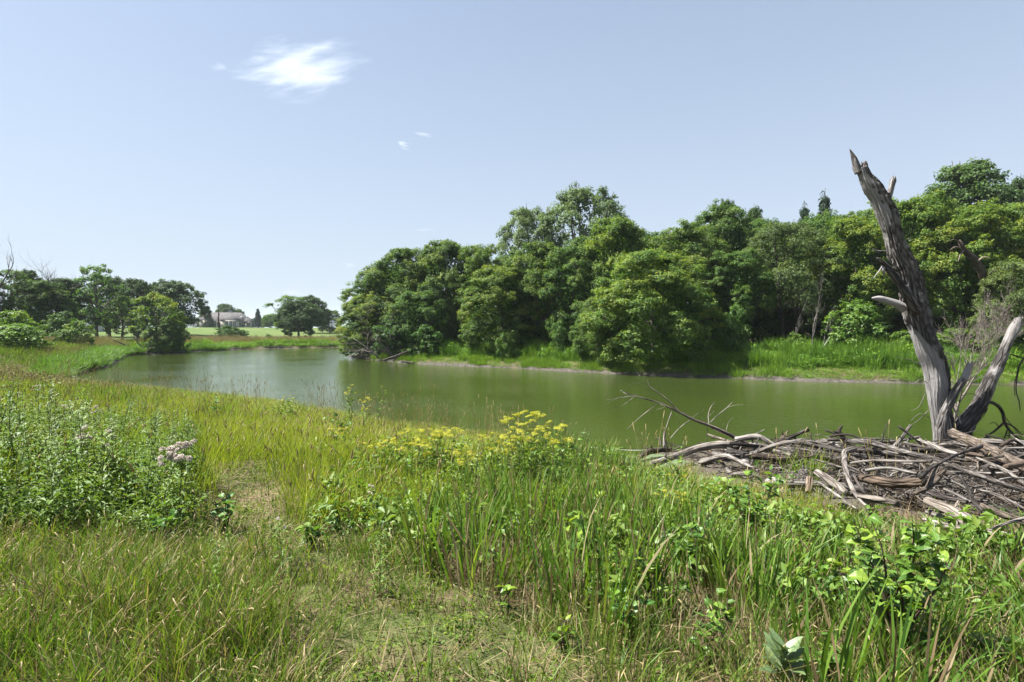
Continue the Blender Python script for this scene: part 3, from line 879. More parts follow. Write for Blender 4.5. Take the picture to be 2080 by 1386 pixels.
bare_tree(1655, 705, 612, 40.6, 'bare leaning snag right of the tall pale stem, tilted to the right', 9, r=.075, lean=(.75, 0), group=SN, maxlev=2, spread=.4, up=.05)
bare_tree(1622, 700, 605, 41.5, 'thin bare snag left of the tall pale stem, tilted to the left', 13, r=.05, lean=(-.55, 0), group=SN, maxlev=2, spread=.4, up=.08)
bare_tree(805, 728, 605, 56, 'tangle of grey dead branches leaning left at the tip of the wood', 21, r=.13, lean=(-.8, -.3), group=SN, maxlev=4, spread=.85, up=.02, color=(.8, .74, .74), ratio=.66, base=.25, nch=(4, 5))
bare_tree(770, 728, 640, 55.5, 'smaller grey dead bough hanging low over the water at the tip of the wood', 23, r=.09, lean=(-.9, -.2), group=SN, maxlev=3, spread=.8, up=-.02, color=(.75, .7, .7), ratio=.66, base=.5)
bare_tree(1000, 620, 512, 57, 'brown dead branch tips in the notch between two crowns left of the cottonwood', 71, r=.12, group=SN, spread=.6, nch=(4, 6), color=(.75, .5, .42), maxlev=3)
bare_tree(1108, 600, 492, 52, 'brown dead twigs poking out of the crown below the cottonwood', 73, r=.1, group=SN, spread=.6, nch=(4, 6), color=(.75, .55, .46), maxlev=3)
bare_tree(1440, 590, 500, 48, 'brown dead twigs in the dark crown right of the big bushy tree', 79, r=.1, group=SN, spread=.6, nch=(4, 6), color=(.75, .55, .46), maxlev=3)
o = root('dead_bough', at(2012, 600, 38.6), 'thick crooked dead bough sticking left out of the trees right of the snag', 'dead tree', SN)
mb = MB(); B0 = at(2012, 600, 38.6)
def relp(px, py, Y): return np.array(at(px, py, Y) - B0)
Q, s = resample([np.r_[relp(2030, 640, 39), .3], np.r_[relp(2005, 580, 38.6), .27], np.r_[relp(1982, 530, 38.2), .22], np.r_[relp(1958, 508, 38), .17], np.r_[relp(1948, 488, 38), .1]], 16)
tube(mb, Q[:, :3], Q[:, 3], 9, seed=2); link('bough', mb.build('bough', BARK), o, color=(1.5, 1.4, 1.35))
for a in ([(1950, 492), (1938, 487), (1928, 490)], [(1955, 506), (1940, 502), (1930, 508)], [(1985, 532), (2000, 522), (2012, 525)], [(2005, 570), (2018, 550), (2030, 548)], [(1960, 505), (1950, 520), (1946, 532)]):
    mb = MB(); Q, s = resample([relp(x, y, 38 - .2 * k) for k, (x, y) in enumerate(a)], 6)
    tube(mb, Q, np.linspace(.07, .02, 6), 5, seed=1); link('branch', mb.build('branch', BARK), o, color=(1.9, 1.8, 1.7))


# ------------------------------------------------------------------ left bank and the lawn
LB = 'trees at the left edge of the lawn'
tree(25, 552, 74, 110, 'open', 2, 'dark green tree at the left edge of the photo', LB, DK)
tree(62, 553, 84, 64, 'tall', 0, 'narrow dark tree top behind the bare dead tree on the left', LB, DK)
tree(85, 576, 76, 110, 'boxelder', 2, 'dark rounded tree below the bare dead tree on the left', LB, DK)
tree(130, 568, 80, 90, 'tall', 1, 'shaded tree left of the open forked tree', LB, (.85, .9, .9))
tree(-40, 560, 70, 110, 'boxelder', 3, 'tree cut by the left edge of the photo', LB, DK)
tree(197, 545, 80, 110, 'open', 0, 'open forked tree with a ragged high top on the left lawn', LB, (1.0, 1.1, 1.0), rz=.4)
tree(150, 590, 90, 90, 'open', 1, 'thin-crowned tree behind the open forked tree', LB, (.9, 1, .9))
tree(222, 570, 105, 90, 'oak', 0, 'dark tree crown behind the open forked tree', LB, (.8, .8, .9))
tree(280, 574, 98, 95, 'oak', 1, 'dark crown with dead twigs on top, left of the big oak', LB, (.85, .85, .95))
tree(355, 577, 120, 118, 'oak', 0, 'big dark oak with a wide crown on the lawn', LB, (1, 1, 1.1), rz=2.2)
tree(248, 612, 83, 90, 'open', 2, 'olive tree with a leaning trunk before the dark trees', LB, (1.0, 1.0, .95))
tree(318, 600, 73.4, 105, 'open', 1, 'yellow-green ragged tree at the water edge by the driftwood', LB, (1.3, 1.2, .8), base=.2, rz=2.6)
tree(332, 655, 72.5, 66, 'bushy', 1, 'dark round bush at the foot of the ragged waterside tree', LB, (.75, .85, .9), 'bush', 'bush', base=.25)
tree(357, 645, 76, 50, 'sapling', 1, 'bright yellow-green bush right of the ragged waterside tree', LB, (.85, .9, .8), 'bush', 'bush')
bare_tree(115, 690, 500, 77, 'bare dead tree rising above the dark trees on the left', 31, wide=1.9, r=.40, spread=.62, up=.24, nch=(4, 5), t0=.25, group='bare dead trees on the left', color=(.3, .27, .28))
bare_tree(5, 690, 478, 66, 'bare dead tree cut by the left edge of the photo', 37, wide=1.7, r=.5, lean=(-.05, 0), spread=.5, up=.28, group='bare dead trees on the left', color=(.3, .27, .28))
bare_tree(448, 700, 615, 120, 'bare dead pole tree standing on the lawn before the house', 41, r=.34, maxlev=2, spread=.3, up=.4, group='bare dead trees on the left', color=(.55, .45, .42))
bare_tree(290, 660, 570, 96, 'grey dead twigs standing out of the dark crown left of the oak', 43, r=.1, spread=.5, group='bare dead trees on the left', color=(.55, .5, .5))
bare_tree(300, 724, 640, 71.5, 'bare leaning stem rising from the driftwood by the ragged waterside tree', 47, r=.13, lean=(-.45, 0), maxlev=2, spread=.4, group='bare dead trees on the left', color=(.75, .68, .62), base=.1)
BU = 'bushes on the left bank'
tree(30, 637, 50, 85, 'sapling', 0, 'tall bright bush at the left edge before the dark trees', BU, (1.2, 1.2, .85), 'bush', 'bush')
tree(25, 664, 44, 120, 'sapling', 1, 'low wide bright bush in front of the tall one at the left edge', BU, (1.05, 1.1, .85), 'bush', 'bush')
tree(62, 665, 47, 50, 'sapling', 2, 'green bush on the right flank of the bright bushes at the left edge', BU, (.75, .85, .8), 'bush', 'bush')
tree(157, 655, 62, 56, 'sapling', 2, 'bright yellow-green bush alone on the left slope', BU, (1, 1, .8), 'bush', 'bush')
tree(128, 672, 62, 40, 'sapling', 0, 'small green bush left of the lone yellow-green one', BU, (.75, .85, .8), 'bush', 'bush')
tree(125, 640, 72, 60, 'sapling', 1, 'mid green bush under the shaded trees on the left', BU, (.6, .7, .7), 'bush', 'bush')
SB = 'dark bushes on the far lawn shore'
tree(457, 664, 100, 40, 'sapling', 0, 'dark bush before the house, left one of the shore bushes', SB, (.5, .65, .65), 'bush', 'bush')
tree(480, 668, 100, 30, 'sapling', 1, 'dark bush before the house, middle one of the shore bushes', SB, (.5, .65, .65), 'bush', 'bush')
tree(496, 672, 101, 20, 'sapling', 2, 'slim bush before the house, right one of the shore bushes', SB, (.6, .75, .65), 'bush', 'bush')
tree(545, 680, 108, 14, 'sapling', 1, 'tiny lone shrub on the lawn left of the round tree', SB, (.5, .65, .65), 'bush', 'bush')
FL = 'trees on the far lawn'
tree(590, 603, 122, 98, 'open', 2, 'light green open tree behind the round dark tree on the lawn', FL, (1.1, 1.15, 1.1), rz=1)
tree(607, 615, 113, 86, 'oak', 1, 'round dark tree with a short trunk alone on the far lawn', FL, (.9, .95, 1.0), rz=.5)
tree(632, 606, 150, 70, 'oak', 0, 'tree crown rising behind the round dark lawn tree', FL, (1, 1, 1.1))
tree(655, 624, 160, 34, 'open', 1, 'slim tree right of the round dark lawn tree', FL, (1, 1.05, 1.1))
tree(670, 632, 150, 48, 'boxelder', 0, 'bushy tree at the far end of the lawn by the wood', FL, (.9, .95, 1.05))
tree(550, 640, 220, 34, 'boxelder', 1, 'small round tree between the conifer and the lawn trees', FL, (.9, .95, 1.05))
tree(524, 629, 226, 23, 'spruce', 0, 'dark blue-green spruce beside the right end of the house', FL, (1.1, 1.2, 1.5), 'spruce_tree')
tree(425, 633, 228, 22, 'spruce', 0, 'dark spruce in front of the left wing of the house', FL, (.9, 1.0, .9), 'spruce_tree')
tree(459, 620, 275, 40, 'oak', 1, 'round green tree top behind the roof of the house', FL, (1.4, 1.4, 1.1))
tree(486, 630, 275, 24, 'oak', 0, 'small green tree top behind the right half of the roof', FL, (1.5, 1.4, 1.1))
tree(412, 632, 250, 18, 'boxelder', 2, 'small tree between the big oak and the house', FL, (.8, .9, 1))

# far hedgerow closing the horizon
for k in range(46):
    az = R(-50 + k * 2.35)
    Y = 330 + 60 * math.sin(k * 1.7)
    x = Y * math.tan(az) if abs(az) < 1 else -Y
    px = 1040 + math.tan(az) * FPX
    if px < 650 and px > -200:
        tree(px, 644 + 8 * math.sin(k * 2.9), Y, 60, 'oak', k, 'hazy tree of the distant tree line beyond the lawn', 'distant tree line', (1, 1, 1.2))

# ------------------------------------------------------------------ the house
ROOF = plainmat('weathered_roof_shingles', (.125, .118, .118), .9, .1, (1.3, .3), .2)
WALL = plainmat('beige_siding', (.50, .46, .41), .8, .2, (2.0, .08))
TRIM = plainmat('white_trim', (.75, .75, .73), .6, .3)
PANE = plainmat('dark_window_glass', (.035, .045, .055), .08, .5)
def hip(mb, x0, x1, y0, y1, z, rx0, rx1, ry, rz_, th=.18):
    V = [(x0, y0, z), (x1, y0, z), (x1, y1, z), (x0, y1, z), (rx0, ry, rz_), (rx1, ry, rz_)]
    V += [(x0, y0, z - th), (x1, y0, z - th), (x1, y1, z - th), (x0, y1, z - th)]
    mb.add(V, quads=[(0, 1, 5, 4), (2, 3, 4, 5), (6, 7, 1, 0), (7, 8, 2, 1), (8, 9, 3, 2), (9, 6, 0, 3), (9, 8, 7, 6)], tris=[(1, 2, 5), (3, 0, 4)])
def house():
    p = at(460, 664.5, 240); z = gz(p.x, p.y)
    k = math.hypot(p.x, p.y) / 1150 * 1.0 * (1150 / math.hypot(1150, 580))   # metres per photo pixel across the view
    k = math.hypot(p.x, p.y) * math.cos(math.atan2(-p.x, p.y)) ** 2 / 1150
    kh = 240 / 1150
    o = root('house', (p.x, p.y, min(z, p.z + .3)), 'beige one storey house with a brown hip roof on the lawn hill', 'house', rz=math.atan2(-p.x, p.y))
    X = lambda q: (q - 460) * k
    Zh = lambda q: (664.5 - q) * kh
    def wall(x0, x1, y0, y1, h):
        m = MB(); m.box(x0, x1, y0, y1, -1.0, h); return link('wall', m.build('wall', WALL, False), o)
    def roof(*a):
        m = MB(); hip(m, *a); return link('roof', m.build('roof', ROOF, False), o)
    wall(X(434), X(498), 0, 9, Zh(652)); r1 = roof(X(430), X(514), -.6, 9.6, Zh(651.5), X(428), X(491), 4.5, Zh(633.5))
    wall(X(406), X(433.8), 1.0, 9.5, Zh(650)); roof(X(403), X(440), .5, 10, Zh(649), X(420), X(436), 5.0, Zh(634))
    wall(X(451), X(486), -2.2, -.01, Zh(649.5)); roof(X(448), X(489), -2.8, 6, Zh(648.5), X(466), X(470), 2.6, Zh(636.5))
    wall(X(498.2), X(515), -1.2, 8, Zh(652.5)); roof(X(495), X(518), -1.8, 8, Zh(652), X(503), X(505), 3, Zh(641))
    def window(xc, w, zb, zt, y, arch=False, nm=1):
        m = MB(); m.box(xc - w / 2 - .12, xc + w / 2 + .12, y - .10, y - .003, zb - .12, zt + .12)
        f = link('window', m.build('window_frame', TRIM, False), o)
        for q in range(nm):
            ww = w / nm
            a = xc - w / 2 + q * ww + .05; b = a + ww - .1
            m = MB()
            V = [(a, y - .13, zb), (b, y - .13, zb)]
            if arch:
                for t in np.linspace(0, math.pi, 7): V.append(((a + b) / 2 + (b - a) / 2 * math.cos(t), y - .13, zt - (b - a) / 2 + (b - a) / 2 * math.sin(t)))
            else: V += [(b, y - .13, zt), (a, y - .13, zt)]
            c = np.mean(V, axis=0); n = len(V)
            m.add(np.vstack([V, c]), tris=[(n, i, (i + 1) % n) for i in range(n)])
            link('pane', m.build('pane', PANE, False), f)
    for q in (460.5, 468.8, 476.6): window(X(q), 5.6 * k, .15, Zh(651.8), -2.2, True, 2)
    for q in (438, 442, 446): window(X(q), 2.4 * k, .9, Zh(653.8), 0)
    window(X(488), 3 * k, .6, Zh(654.5), 0); window(X(492.5), 4 * k, .6, Zh(654.5), 0, False, 2)
    window(X(505.5), 7.5 * k, .7, Zh(654.5), -1.2, False, 3)
    m = MB(); tube(m, [(X(491.5), 1.5, Zh(646)), (X(491.5), 1.5, Zh(641.5))], .3, 8); link('vent_pipe', m.build('vent_pipe', TRIM), r1)
house()
def small_house():
    p = at(157, 650, 130); z = gz(p.x, p.y)
    o = root('house', (p.x, p.y, z), 'pale house with an arched gable half hidden behind the left trees', 'house', rz=math.atan2(-p.x, p.y))
    m = MB(); m.box(-5, 5, 0, 8, -1, 2.3)
    V = []
    for y in (0, 8):
        V += [(-5 * math.cos(t), y, 2.3 + 1.6 * math.sin(t)) for t in np.linspace(0, math.pi, 9)]
    m.add(V, quads=[(i, i + 1, i + 10, i + 9) for i in range(8)], tris=[(0, i + 1, i) for i in range(1, 8)] + [(9, 9 + i, 10 + i) for i in range(1, 8)])
    link('wall', m.build('wall', TRIM, False), o)
    m = MB(); V = []
    for y in (-.3, 8.3):
        V += [(-5.5 * math.cos(t), y, 2.4 + 1.9 * math.sin(t)) for t in np.linspace(0, math.pi, 9)]
    V += [(a, b, c + .25) for a, b, c in V]
    m.add(V, quads=[(18 + i, 27 + i, 28 + i, 19 + i) for i in range(8)] + [(i, i + 1, i + 19, i + 18) for i in range(8)])
    link('roof', m.build('roof', ROOF, False), o)
    m = MB(); m.box(-1.2, 1.2, -.06, -.003, .6, 2.2); f = link('window', m.build('window', PANE, False), o)
small_house()
p0 = at(383, 663, 215); z0 = gz(p0.x, p0.y)
fo = root('fence', (p0.x, p0.y, z0), 'short white picket fence left of the house', 'fence', rz=math.atan2(-p0.x, p0.y))
for k in range(9):
    m = MB(); m.box(-2 + k * .55, -1.8 + k * .55, 0, .08, -.3, 1.5); link('picket', m.build('picket', TRIM, False), fo)
for q in (.5, 1.1):
    m = MB(); m.box(-2.2, 2.8, .081, .16, q, q + .12); link('rail', m.build('rail', TRIM, False), fo)
# ------------------------------------------------------------------ grasses (stuff): many blades scattered as instances
GR_FRESH = leafmat('fresh_grass', [(0, (0.045, 0.1, 0.012)), (0.45, (0.1, 0.172, 0.02)), (0.75, (0.17, 0.225, 0.03)), (0.92, (0.22, 0.2, 0.06)), (1, (0.29, 0.23, 0.11))], .38, .5, .18, inst=.35, objrand=.0, along=((.17, .145, .06), .22))
GR_YELLOW = leafmat('yellow_green_grass', [(0, (0.11, 0.165, 0.016)), (0.45, (0.2, 0.26, 0.024)), (0.8, (0.3, 0.31, 0.045)), (1, (0.35, 0.3, 0.12))], .40, .5, .18, inst=.35, objrand=.0, along=((.2, .16, .06), .2))
GR_REED = leafmat('broad_reed_grass', [(0, (0.04, 0.095, 0.014)), (0.5, (0.088, 0.165, 0.02)), (0.85, (0.15, 0.22, 0.03)), (1, (0.24, 0.23, 0.07))], .38, .45, .25, inst=.35, objrand=.0, along=((.19, .15, .07), .16))
GR_BANK = leafmat('far_bank_grass', [(0, (0.046, 0.112, 0.014)), (0.5, (0.095, 0.19, 0.022)), (1, (0.175, 0.27, 0.034))], .36, .5, .18, inst=.5, objrand=.0)
GR_DRY = leafmat('dry_straw', [(0, (.088, .062, .031)), (.5, (.19, .142, .076)), (1, (.32, .262, .162))], .22, .6, .2, inst=.3, objrand=.0, warm=(1.1, 1.0, .8))
GR_TAN = leafmat('tan_seeding_grass', [(0, (0.152, 0.16, 0.04)), (0.4, (0.272, 0.224, 0.088)), (1, (0.4, 0.328, 0.176))], .3, .5, .25, inst=.3, objrand=.0, warm=(1.1, 1.0, .7))

def blades(seed, n, rad, h, hv, w, lean, curve, mat, seg=4, dry=0.0, drymat=None, flat=False, heads=0.0, headmat=None, headlen=.09, headw=.010):
    """a clump of n curved tapering blades"""
    rs = np.random.default_rng(seed)
    mb = MB()
    q = np.sqrt(rs.random(n)) * rad; a = rs.random(n) * 6.283
    b0 = np.c_[q * np.cos(a), q * np.sin(a), np.full(n, -.02)]
    L = h * (1 - hv * rs.random(n)); az = a + rs.normal(size=n) * 1.1
    ln = lean * (.35 + rs.random(n)); cv = curve * (.2 + rs.random(n) * 1.1)
    if flat: ln = 1.25 + .3 * rs.random(n); b0[:, 2] = .005 + rs.random(n) * .035
    s = np.linspace(0, 1, seg + 1)
    th = ln[:, None] + cv[:, None] * s[None] ** 1.5               # angle from the vertical along the blade
    ds = L[:, None] / seg
    hx = np.cumsum(np.c_[np.zeros(n), np.sin(th[:, :-1]) * ds], 1); hz = np.cumsum(np.c_[np.zeros(n), np.cos(th[:, :-1]) * ds], 1)
    if flat: hz = hz * .25
    cx = b0[:, 0, None] + np.cos(az)[:, None] * hx; cy = b0[:, 1, None] + np.sin(az)[:, None] * hx; cz = b0[:, 2, None] + hz
    wd = (w * (.6 + .8 * rs.random(n)))[:, None] * np.array([(.7 + .9 * t) * (1 - t ** 2.2) if t < 1 else 0.0 for t in s])[None] * .5
    tw = az[:, None] + math.pi / 2 + rs.normal(size=n)[:, None] * .5 + s[None] * rs.normal(size=n)[:, None] * .7
    ox = np.cos(tw) * wd; oy = np.sin(tw) * wd
    Lf = np.stack([cx - ox, cy - oy, cz], -1); Rt = np.stack([cx + ox, cy + oy, cz], -1)
    V = np.stack([Lf[:, :-1], Rt[:, :-1]], 2).reshape(n, -1, 3)            # n, 2*seg, 3
    V = np.concatenate([V, Lf[:, -1:]], 1)                                 # + tip
    m_ = 2 * seg + 1
    i = np.arange(n)[:, None] * m_
    Q = np.concatenate([i + np.array([[2 * k, 2 * k + 1, 2 * k + 3, 2 * k + 2]]) for k in range(seg - 1)], 0) if seg > 1 else None
    T = i + np.array([[2 * seg - 2, 2 * seg - 1, 2 * seg]])
    ti = rs.random(n) * .75 + .05
    isdry = rs.random(n) < dry
    al = np.r_[np.repeat(s[:-1], 2), 1.0]
    mi = np.where(isdry & (drymat is not None), 1, 0)
    mb.add(V.reshape(-1, 3), Q, T, tint=np.repeat(ti, m_), along=np.tile(al, n))
    mb.qm = list(np.tile(mi, seg - 1)); mb.tm = list(mi)
    mats = [mat, drymat if drymat is not None else mat]
    if heads:
        hm = headmat or GR_TAN; mats.append(hm)
        for k in range(n):
            if rs.random() < heads:
                p = np.array([cx[k, -1], cy[k, -1], cz[k, -1]]); d = p - np.array([cx[k, -2], cy[k, -2], cz[k, -2]]); d /= np.linalg.norm(d)
                stalk = np.array([p - d * L[k] * .55, p, p + d * headlen * .1])
                tube(mb, stalk, .0016, 3, cap=False, mat=2, tint=.4, along=1.0)
                hl = headlen * rs.uniform(.6, 1.3)
                P = np.array([p, p + d * hl * .3, p + d * hl * .7, p + d * hl + [0, 0, -.01]])
                tube(mb, P, np.array([.3, 1, .8, .15]) * headw, 5, cap=False, mat=2, tint=rs.uniform(.3, .9), along=1.0)
    return mb.build('grass_clump', mats, False)

def leafy_clump(seed, n, rad, h, leaf, aspect, mat, droop=0.2):
    rs = np.random.default_rng(seed)
    q = np.sqrt(rs.random(n)) * rad; a = rs.random(n) * 6.283
    z = h * rs.random(n) ** .8 * (1 - .45 * (q / rad) ** 2)
    P = np.c_[q * np.cos(a), q * np.sin(a), z + .01]
    N = np.c_[np.cos(a) * .4, np.sin(a) * .4, np.full(n, .9)] + rs.normal(size=(n, 3)) * .45
    V, tr, ti = leaf_cards(P, N, leaf * rs.uniform(.6, 1.3, n), aspect, rs, np.clip(.3 + .35 * z / h + rs.normal(size=n) * .16, 0, 1))
    return npmesh('leafy_clump', V, tr, None, [mat], None, False, {'tint': ti, 'along': np.ones(len(V))})

def scatter(name, label, cat, variants, P, rot, sc, idx, tint):
    """ONE object: each point carries a copy of one of the clump meshes"""
    n = len(P)
    me = bpy.data.meshes.new(name)
    me.vertices.add(n); me.vertices.foreach_set('co', np.asarray(P, dtype=np.float32).ravel())
    for k, t, a in (('rot', 'FLOAT_VECTOR', rot), ('sc', 'FLOAT_VECTOR', sc)):
        at_ = me.attributes.new(k, t, 'POINT'); at_.data.foreach_set('vector', np.asarray(a, dtype=np.float32).ravel())
    at_ = me.attributes.new('idx', 'INT', 'POINT'); at_.data.foreach_set('value', np.asarray(idx, dtype=np.int32))
    at_ = me.attributes.new('itint', 'FLOAT', 'POINT'); at_.data.foreach_set('value', np.asarray(tint, dtype=np.float32))
    me.update()
    o = tag(link(name, me), label, cat, None, 'stuff')
    g = bpy.data.node_groups.new(name + '_scatter', 'GeometryNodeTree')
    g.interface.new_socket('Geometry', in_out='INPUT', socket_type='NodeSocketGeometry')
    g.interface.new_socket('Geometry', in_out='OUTPUT', socket_type='NodeSocketGeometry')
    gi = g.nodes.new('NodeGroupInput'); go = g.nodes.new('NodeGroupOutput')
    g2i = g.nodes.new('GeometryNodeGeometryToInstance')
    iop = g.nodes.new('GeometryNodeInstanceOnPoints')
    for v in reversed(variants):
        so = bpy.data.objects.new(v.name, v)           # source of the copies, not linked to the scene
        oi = g.nodes.new('GeometryNodeObjectInfo'); oi.inputs['Object'].default_value = so
        g.links.new(oi.outputs['Geometry'], g2i.inputs[0])
    g.links.new(gi.outputs[0], iop.inputs['Points']); g.links.new(g2i.outputs[0], iop.inputs['Instance'])
    iop.inputs['Pick Instance'].default_value = True
    def na(nm, t):
        x = g.nodes.new('GeometryNodeInputNamedAttribute'); x.data_type = t; x.inputs['Name'].default_value = nm
        return x.outputs[0]
    g.links.new(na('idx', 'INT'), iop.inputs['Instance Index'])
    g.links.new(na('rot', 'FLOAT_VECTOR'), iop.inputs['Rotation'])
    g.links.new(na('sc', 'FLOAT_VECTOR'), iop.inputs['Scale'])
    g.links.new(iop.outputs[0], go.inputs[0])
    md = o.modifiers.new('scatter', 'NODES'); md.node_group = g
    return o

def field(rs, n, x0, x1, y0, y1, dens, far=False):
    """n random points in the view wedge with density dens(x, y, d) in 0..1"""
    y = y0 + (y1 - y0) * rs.random(n) if not far else y0 * (y1 / y0) ** rs.random(n)
    u = x0 + (x1 - x0) * rs.random(n)
    x = u
    k = np.abs(x) < y * 1.02 + 1.2
    x, y = x[k], y[k]
    z, d = ground(x, y, True)
    w = dens(x, y, d)
    k = rs.random(len(x)) < w
    return x[k], y[k], z[k], d[k]

def put(name, label, cat, variants, pts, rs, smin, smax, tint, lean=.12, hmul=None, tintv=.3):
    x, y, z, d = pts
    n = len(x)
    s = rs.uniform(smin, smax, n)
    h = s * rs.uniform(.8, 1.2, n) * (1 if hmul is None else hmul)
    rot = np.c_[rs.normal(size=n) * lean, rs.normal(size=n) * lean, rs.random(n) * 6.283]
    t = (tint(x, y) if callable(tint) else tint) + rs.normal(size=n) * tintv * .5
    return scatter(name, label, cat, variants, np.c_[x, y, z], rot, np.c_[s, s, h], rs.integers(0, len(variants), n), t)

rs = np.random.default_rng(77)
band = lambda v, a, b, s: smooth01((v - a) / s) * smooth01((b - v) / s)
# px-independent plan zones ------------------------------------------------------------
thist = lambda x, y: smooth01((-.10 - .535 * y - x) / .4) * smooth01((y - 4.35 - .25 * vnoise(x * 1.5, y)) / .35) * smooth01((14.5 - y) / 4)
offpath = lambda x, y: smooth01((path_d(x, y) - .75) / .45)
reedz = lambda x, y: smooth01((x + 1.25 - .18 * (y - 4)) / .5) * smooth01((x - 3.0 + 1.05 * y - 0.5) / .6) * smooth01((15.3 - y) / .6)
piled = lambda x, y: smooth01(pile_d(x, y) / .35 - .1)
nopile = lambda x, y: 1 - piled(x, y)

# 1 tall broad reed grass on the right
reed_v = [blades(100 + k, 17, .14, .82, .5, .016, .13, .68, GR_REED, 5, .12, GR_DRY) for k in range(5)]
pts = field(rs, 5200, -2.5, 17, 2.3, 15.5, lambda x, y, d: reedz(x, y) * (d > .15) * nopile(x, y) * (1 - .35 * smooth01((pile_d(x, y) + 1.7) / .5) * smooth01((x - 3.9) / .5)) * (.5 + .5 * smooth01((fbm(x * .7, y * .7) - .38) / .2)) * (1 - .75 * smooth01((2.2 - x) / 1) * smooth01((3.6 - y) / .6)))
reed_h = (1.04 - .52 * smooth01((pts[0] - .6) / 2.6)) * (1 - .62 * smooth01((2.3 + pile_d(pts[0], pts[1])) / 1.3) * smooth01((pts[0] - 3.0) / .8))
put('reed_grass', 'tall broad bladed green reed grass on the bank right of the path', 'reed grass', reed_v, pts, rs, .65, 1.1, lambda x, y: (fbm(x * .5, y * .5) - .5) * 1.1 + .02, .15, reed_h, .55)
# 2 dry stalks and straw between the reeds
dry_v = [blades(120 + k, 16, .16, .42, .6, .007, .35, .8, GR_DRY, 3) for k in range(3)]
pts = field(rs, 5200, -2.2, 15, 2.2, 13, lambda x, y, d: reedz(x, y) * nopile(x, y) * (d > .3) * (.35 + .65 * smooth01((6.5 - y) / 2.5)))
put('dry_stubble', 'dry straw coloured stalks at the foot of the reed grass', 'dry grass', dry_v, pts, rs, .5, 1.0, 0.05, .2)
# 3 fine mixed grass at the bottom left
fine_v = [blades(140 + k, 30, .15, .40, .6, .0055, .3, 1.0, GR_FRESH, 4, .2, GR_DRY, heads=.05, headlen=.05, headw=.004) for k in range(5)]
pts = field(rs, 6400, -8, 3.5, 2.2, 7, lambda x, y, d: np.maximum(smooth01((5.2 - y) / .8) * smooth01((-.1 - x) / 1.0), np.maximum(.34 * smooth01((4.2 - y) / .8), .12)) * (.22 + .78 * offpath(x, y)) * (1 - .8 * thist(x, y)))
put('meadow_grass', 'fine mixed green and brown grass at the near left', 'grass', fine_v, pts, rs, .55, 1.15, lambda x, y: (fbm(x * .8 + 4, y * .8) - .5) * 1.7 - .12, .24, .6 + .7 * fbm(pts[0] * 1.3 + 9, pts[1] * 1.3), .6)
# 4 yellow-green grass of the middle ground
yel_v = [blades(160 + k, 34, .22, .55, .5, .006, .2, .8, GR_YELLOW, 4, .05, GR_DRY, heads=.03) for k in range(4)]
mid = lambda x, y, d: smooth01((y - 5.6 - .3 * x) / 1.2) * (d > .1) * (1 - .62 * thist(x, y)) * offpath(x, y) * nopile(x, y) * np.clip(1 - .6 * reedz(x, y), 0, 1)
pts = field(rs, 17000, -27, 4.5, 5, 30, mid)
put('tall_meadow_grass', 'yellow-green meadow grass between the path and the river', 'grass', yel_v, pts, rs, .7, 1.25, lambda x, y: (fbm(x * .25 + 2, y * .25) - .5) * 1.2 - .05, .15, .5 + .5 * smooth01((pts[3] - .8) / 5))
# 5 left bank: patchwork of green and tan grass
lb = lambda x, y, d: (d > .25) * smooth01((y - 13) / 4) * ((x < -7) * 1.0) * smooth01((80 - y) / 6) * smooth01((24 - d) / 8)
tanz = lambda x, y: smooth01((fbm(x * .09 + 3, y * .09 + 8) - .47) / .1)
lbg_v = [blades(180 + k, 34, .42, .62, .5, .016, .22, .8, GR_FRESH, 3, .06, GR_DRY) for k in range(3)]
lbt_v = [blades(190 + k, 34, .42, .68, .5, .014, .18, .7, GR_TAN, 3, .3, GR_FRESH, heads=.25, headlen=.12, headw=.016) for k in range(3)]
pts = field(rs, 17000, -75, -5, 13, 82, lambda x, y, d: lb(x, y, d) * (.25 + .75 * smooth01((-11 - x) / 5)) * (1 - .75 * tanz(x, y)))
put('bank_grass', 'green grass covering the left river bank', 'grass', lbg_v, pts, rs, .8, 1.35, lambda x, y: (fbm(x * .15, y * .15 + 3) - .42) * 1.4, .12, np.where(pts[1] < 38, .5 + .5 * smooth01((pts[3] - .8) / 5), 1))
pts = field(rs, 15000, -75, -5, 13, 82, lambda x, y, d: lb(x, y, d) * tanz(x, y) * (d > 1.2) * smooth01((-15 - x) / 4))
put('tan_bank_grass', 'tan seeding grass in patches on the left river bank', 'grass', lbt_v, pts, rs, .8, 1.3, 0.0, .12, np.where(pts[1] < 38, .5 + .5 * smooth01((pts[3] - .8) / 5), 1))
# 6 lush mounds hanging over the left bank edge
edge_v = [blades(200 + k, 60, .4, .75, .4, .022, .45, 1.5, GR_BANK, 4) for k in range(3)]
pts = field(rs, 16000, -52, -17, 27, 84, lambda x, y, d: band(d, -.15, 1.7, .25) * (x < -27) * .9)
pts = (pts[0], pts[1], np.maximum(pts[2], .15), pts[3])
put('edge_grass', 'lush dark grass hanging over the edge of the left bank', 'grass', edge_v, pts, rs, .8, 1.4, -.1, .15)
